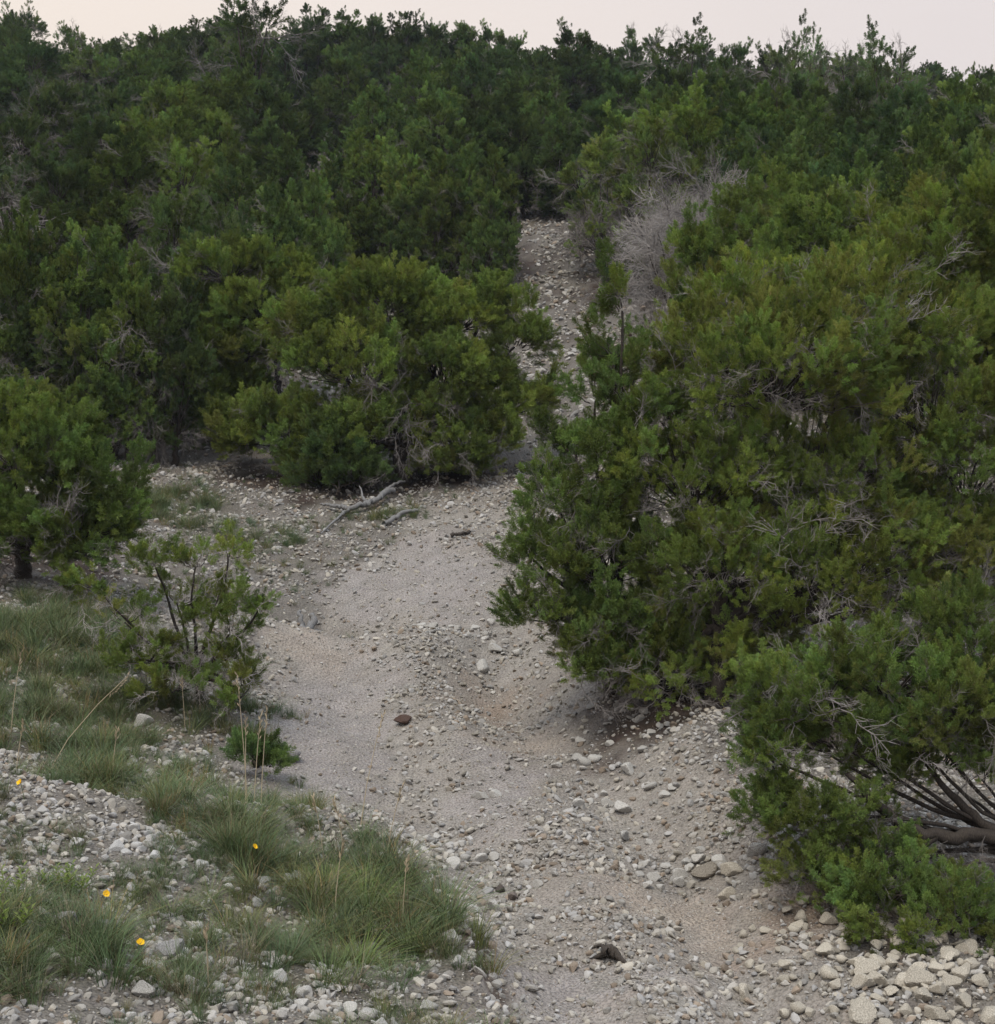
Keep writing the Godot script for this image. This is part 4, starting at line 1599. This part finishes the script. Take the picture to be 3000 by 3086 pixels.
var STONES := [
	[3.16,-11.38,0.62,0.32,120,0.030,0.095,"pale cream limestone cobble in the rubble heap at the lower right corner","cobbles of the lower right rubble heap","limestone_cobble",Color(0.58,0.53,0.45)],
	[3.33,-11.17,0.40,0.20,26,0.070,0.120,"large cream limestone lump at the outer end of the lower right rubble heap","cobbles of the lower right rubble heap","limestone_cobble",Color(0.58,0.53,0.45)],
	[2.64,-12.04,0.50,0.35,46,0.030,0.085,"small tan cobble on the reddish spoil left of the rubble heap","cobbles on the reddish spoil","limestone_cobble",Color(0.58,0.53,0.45)],
	[1.77,-13.36,0.02,0.02,1,0.110,0.115,"brownish block, left one of three rocks at the trail's right edge","","limestone_rock",Color(0.36,0.32,0.27)],
	[1.98,-13.20,0.02,0.02,1,0.085,0.090,"cream block in the middle of three rocks at the trail's right edge","","limestone_rock",Color(0.58,0.53,0.45)],
	[2.22,-13.31,0.02,0.02,1,0.085,0.090,"pale flat rock, right one of three beside the trail's right edge","","limestone_rock",Color(0.60,0.58,0.55)],
	[1.89,-12.90,0.02,0.02,1,0.085,0.090,"cream wedge of limestone just below the three rocks by the trail","","limestone_rock",Color(0.58,0.53,0.45)],
	[-0.01,-12.50,0.02,0.02,1,0.080,0.085,"pale rounded rock in the stony middle of the lower trail","","limestone_rock",Color(0.60,0.58,0.55)],
	[0.14,-12.85,0.02,0.02,1,0.060,0.065,"grey-brown rock just behind the pale rounded rock on the lower trail","","limestone_rock",Color(0.25,0.21,0.19)],
	[-0.02,-13.10,0.02,0.02,1,0.065,0.070,"small dark brown rock in the stony middle of the lower trail","","limestone_rock",Color(0.12,0.10,0.09)],
	[-1.11,-17.69,0.02,0.02,1,0.085,0.090,"reddish-brown rock alone on the trail's centre ridge","","limestone_rock",Color(0.13,0.085,0.07)],
	[2.12,-13.41,0.45,0.30,26,0.040,0.080,"fist-sized grey-white stone at the trail's right edge beside the near juniper","stones along the trail's right edge","limestone_cobble",Color(0.60,0.58,0.55)],
	[1.33,-15.99,0.50,1.10,36,0.035,0.085,"pale stone on the gravelly bank below the big right juniper","stones below the big right juniper","limestone_cobble",Color(0.60,0.58,0.55)],
	[-0.34,-13.96,0.30,0.90,26,0.030,0.070,"grey-white stone on the stony ridge between the wheel tracks","stones between the wheel tracks","limestone_cobble",Color(0.60,0.58,0.55)],
	[-0.16,-21.38,0.70,0.50,26,0.050,0.100,"angular flat rock lying across the ledge where the trail steepens","flat rocks on the trail ledge","flat_limestone_rock",Color(0.60,0.58,0.55)],
	[-2.56,-11.63,0.55,0.30,48,0.022,0.055,"white limestone stone on the bare patch of the near bank","white stones on the near bank","limestone_rock",Color(0.62,0.61,0.60)],
	[-2.71,-9.74,0.02,0.02,1,0.100,0.110,"tall grey stone standing among the grass at the lower left","","limestone_rock",Color(0.36,0.35,0.35)],
	[-2.54,-9.83,0.02,0.02,1,0.085,0.090,"grey stone right of the tall standing stone at the lower left","","limestone_rock",Color(0.36,0.35,0.35)],
	[-2.93,-9.79,0.02,0.02,1,0.060,0.065,"small white stone left of the tall standing stone","","limestone_rock",Color(0.60,0.58,0.55)],
	[-2.04,-9.73,0.02,0.02,1,0.090,0.100,"blue-grey stone with a pale side in the grass at bottom centre-left","","limestone_rock",Color(0.36,0.35,0.35)],
	[-0.32,-10.79,0.02,0.02,1,0.075,0.080,"pale block poking from the eroded lip of the near bank","","limestone_rock",Color(0.60,0.58,0.55)],
	[-0.29,-10.39,0.02,0.02,1,0.060,0.065,"pale stone below the block in the eroded bank lip","","limestone_rock",Color(0.60,0.58,0.55)],
	[-1.42,-9.27,0.60,0.20,34,0.025,0.065,"whitish stone in the grass along the bottom edge of the bank","white stones along the bottom edge","limestone_rock",Color(0.60,0.58,0.55)],
	[-2.11,-15.98,0.02,0.02,1,0.130,0.135,"rounded blue-grey stone at the left edge of the wheel track","","limestone_rock",Color(0.36,0.35,0.35)],
	[-3.65,-15.96,0.02,0.02,1,0.090,0.100,"upright pale stone in the grass below the young juniper","","limestone_rock",Color(0.60,0.58,0.55)]]
var CLUMPS := [
	[-0.96,-11.21,0.42,0.62,"tall bright green grass clump in the middle of the bank edge"],
	[-0.59,-10.70,0.36,0.60,"grey-green grass clump spilling over the eroded bank lip"],
	[-1.29,-11.51,0.34,0.50,"grass clump left of the tall bright green one"],
	[-1.38,-10.36,0.30,0.50,"low grey-green clump among white stones at bottom centre"],
	[-0.38,-11.00,0.30,0.40,"grass clump on the outermost corner of the bank"],
	[-0.92,-10.35,0.30,0.55,"wide clump below the tall bright green grass"],
	[-2.84,-12.94,0.30,0.50,"green clump behind the white stone patch, with tan stems"],
	[-3.49,-13.10,0.30,0.50,"dark green clump at the back edge of the white stone patch"],
	[-3.96,-13.20,0.32,0.50,"clump at the left frame edge behind the white stones"],
	[-2.21,-12.53,0.26,0.40,"clump at the right end of the white stone patch"],
	[-2.41,-9.43,0.28,0.60,"broad grey-green clump at lower left below the standing stones"],
	[-2.21,-10.48,0.24,0.50,"feathery clump between the standing stones and the white patch"],
	[-2.74,-9.03,0.28,0.50,"clump in the lower left corner"],
	[-1.88,-10.02,0.24,0.45,"small clump near the blue-grey stone"],
	[-2.38,-15.68,0.34,0.40,"dark clump against the left edge of the wheel track"],
	[-3.49,-14.80,0.24,0.40,"tan and green clump on the gravel below the young juniper"],
	[-4.08,-14.75,0.24,0.45,"brownish clump at far left on the gravel strip"],
	[-5.16,-18.55,0.40,0.80,"pale grass mound on the left slope beside the young juniper"],
	[-5.72,-18.75,0.40,0.80,"pale grass mound at the left frame edge"],
	[-3.08,-18.32,0.40,0.70,"dark green grass round the foot of the young juniper"]]
var WOOD := [
	{"name":"fallen_branch","at":[-2.49,-27.53],"label":"bleached grey forked branch lying below the central juniper","category":"branch","pale":true,"sticks":[[[[0.583,0.12,-1.169],[0.471,0.16,-0.864],[0.362,0.14,-0.306],[0.175,0.12,-0.102],[-0.1,0.09,0.102]],0.055,0.045,"stem"],[[[-0.1,0.09,0.102],[-0.366,0.12,-0.001],[-0.638,0.12,-0.306]],0.045,0.018,"fork"],[[[-0.1,0.08,0.102],[-0.264,0.06,0.559],[-0.473,0.04,1.271]],0.035,0.012,"fork"],[[[0.202,0.12,-0.102],[0.103,0.18,-0.305],[0.016,0.28,-0.661]],0.035,0.01,"stub"],[[[0.471,0.16,-0.864],[0.545,0.2,-1.169],[0.776,0.2,-1.626]],0.035,0.02,"fork"]]},
	{"name":"dead_stump","at":[-2.76,-22.24],"label":"small weathered grey stump in the hollow behind the trail crest","category":"stump","pale":true,"sticks":[[[[-0.043,-0.02,0.252],[-0.009,0.16,0.051],[-0.078,0.3,-0.152]],0.07,0.02,"prong"],[[[0.107,-0.02,0.153],[0.068,0.16,-0.05],[0.083,0.24,-0.302]],0.08,0.04,"prong"],[[[-0.028,0.03,0.253],[0.051,0.12,0.052],[0.154,0.04,0.053]],0.07,0.05,"root"]]},
	{"name":"fallen_stick","at":[-0.62,-26.06],"label":"short brown stick lying across the upper smooth trail","category":"stick","pale":false,"sticks":[[[[-0.153,0.03,0.103],[0.0,0.05,0.0],[0.153,0.03,-0.204]],0.035,0.025,"stem"]]},
	{"name":"dark_root","at":[0.86,-11.58],"label":"dark broken root sticking out of the lower trail","category":"root","pale":false,"sticks":[[[[-0.132,0.0,-0.101],[-0.067,0.05,-0.051],[-0.02,0.09,-0.001]],0.012,0.04,"stem"],[[[-0.036,0.08,-0.05],[0.031,0.07,0.001],[0.11,0.0,0.102]],0.05,0.008,"stem"],[[[-0.036,0.06,-0.051],[-0.072,0.08,-0.102],[-0.14,0.04,-0.152]],0.022,0.006,"fork"]]},
	{"name":"grey_log","at":[-1.63,-26.87],"label":"thin grey log half hidden in grass right of the bleached branch","category":"log","pale":true,"sticks":[[[[-0.298,0.06,0.204],[-0.009,0.1,-0.153],[0.251,0.08,-0.357]],0.045,0.03,"stem"]]}]
var STALKS := [
	[-4.06,-14.00,0.91,0.75,0.04,"long straw-coloured stalk leaning right across the left gravel strip"],
	[-4.65,-14.86,0.84,0.13,0.04,"upright straw stalk near the left frame edge"],
	[-3.23,-16.10,0.56,-0.02,0.06,"short pale stalk in front of the young juniper's trunk"],
	[-2.20,-13.68,1.26,-0.08,0.01,"tall straw stalk, leftmost of the bunch beside the wheel track"],
	[-2.08,-13.18,1.00,0.08,0.03,"tall straw stalk, second of the bunch beside the wheel track"],
	[-2.10,-12.93,0.76,0.02,0.05,"straw stalk in the middle of the bunch beside the wheel track"],
	[-1.99,-13.03,0.90,0.07,0.04,"tall straw stalk, rightmost of the bunch beside the wheel track"],
	[-1.13,-12.77,0.97,0.20,0.03,"straw stalk rising in front of the wheel track from the bank edge"],
	[-0.88,-12.26,0.61,0.13,0.06,"thin stalk at the right of the bank's bright grass"],
	[-1.20,-12.17,0.52,-0.07,0.06,"thin stalk above the bank's bright grass"],
	[-1.35,-12.07,0.56,-0.07,0.06,"thin dry stalk left of the bank's bright grass"],
	[-4.19,-13.50,0.56,0.10,0.06,"short dry stalk at the left edge, below the upright one"],
	[-3.46,-13.95,0.49,0.07,0.07,"brownish dry stalk on the left gravel strip"],
	[-1.73,-9.22,0.44,0.00,0.07,"dry stalk rising from the bottom edge stones"],
	[-1.16,-10.96,0.59,0.07,0.06,"pale stalk crossing the tall green grass clump"],
	[-0.68,-11.00,0.55,0.04,0.06,"pale stalk leaning over the bank lip"]]
var FLOWERS := [
	[-3.64,-11.95,0.18,-0.02,0.032,"yellow flower at the left edge, above the white stone patch"],
	[-2.55,-10.18,0.20,-0.02,0.030,"yellow flower below the white stone patch on the near bank"],
	[-2.19,-9.38,0.19,0.02,0.029,"lowest yellow flower, in the grass at lower left"],
	[-1.80,-11.62,0.23,-0.02,0.028,"rightmost yellow flower, at the foot of the dry stalks"],
	[-1.23,-11.36,0.12,-0.02,0.011,"tiny pale yellow bud among the bank grass"]]
var WEEDS := [
	[-3.17,-10.04,0.30,1.0,"bright green leafy weed at the left frame edge"],
	[-2.94,-9.34,0.30,1.0,"pale green leafy weed below the bright one at the left edge"],
	[-2.83,-10.44,0.20,1.0,"low green leafy weed left of the yellow flower"],
	[-2.97,-10.44,0.18,1.0,"small leafy weed between the left edge and the white stones"]]
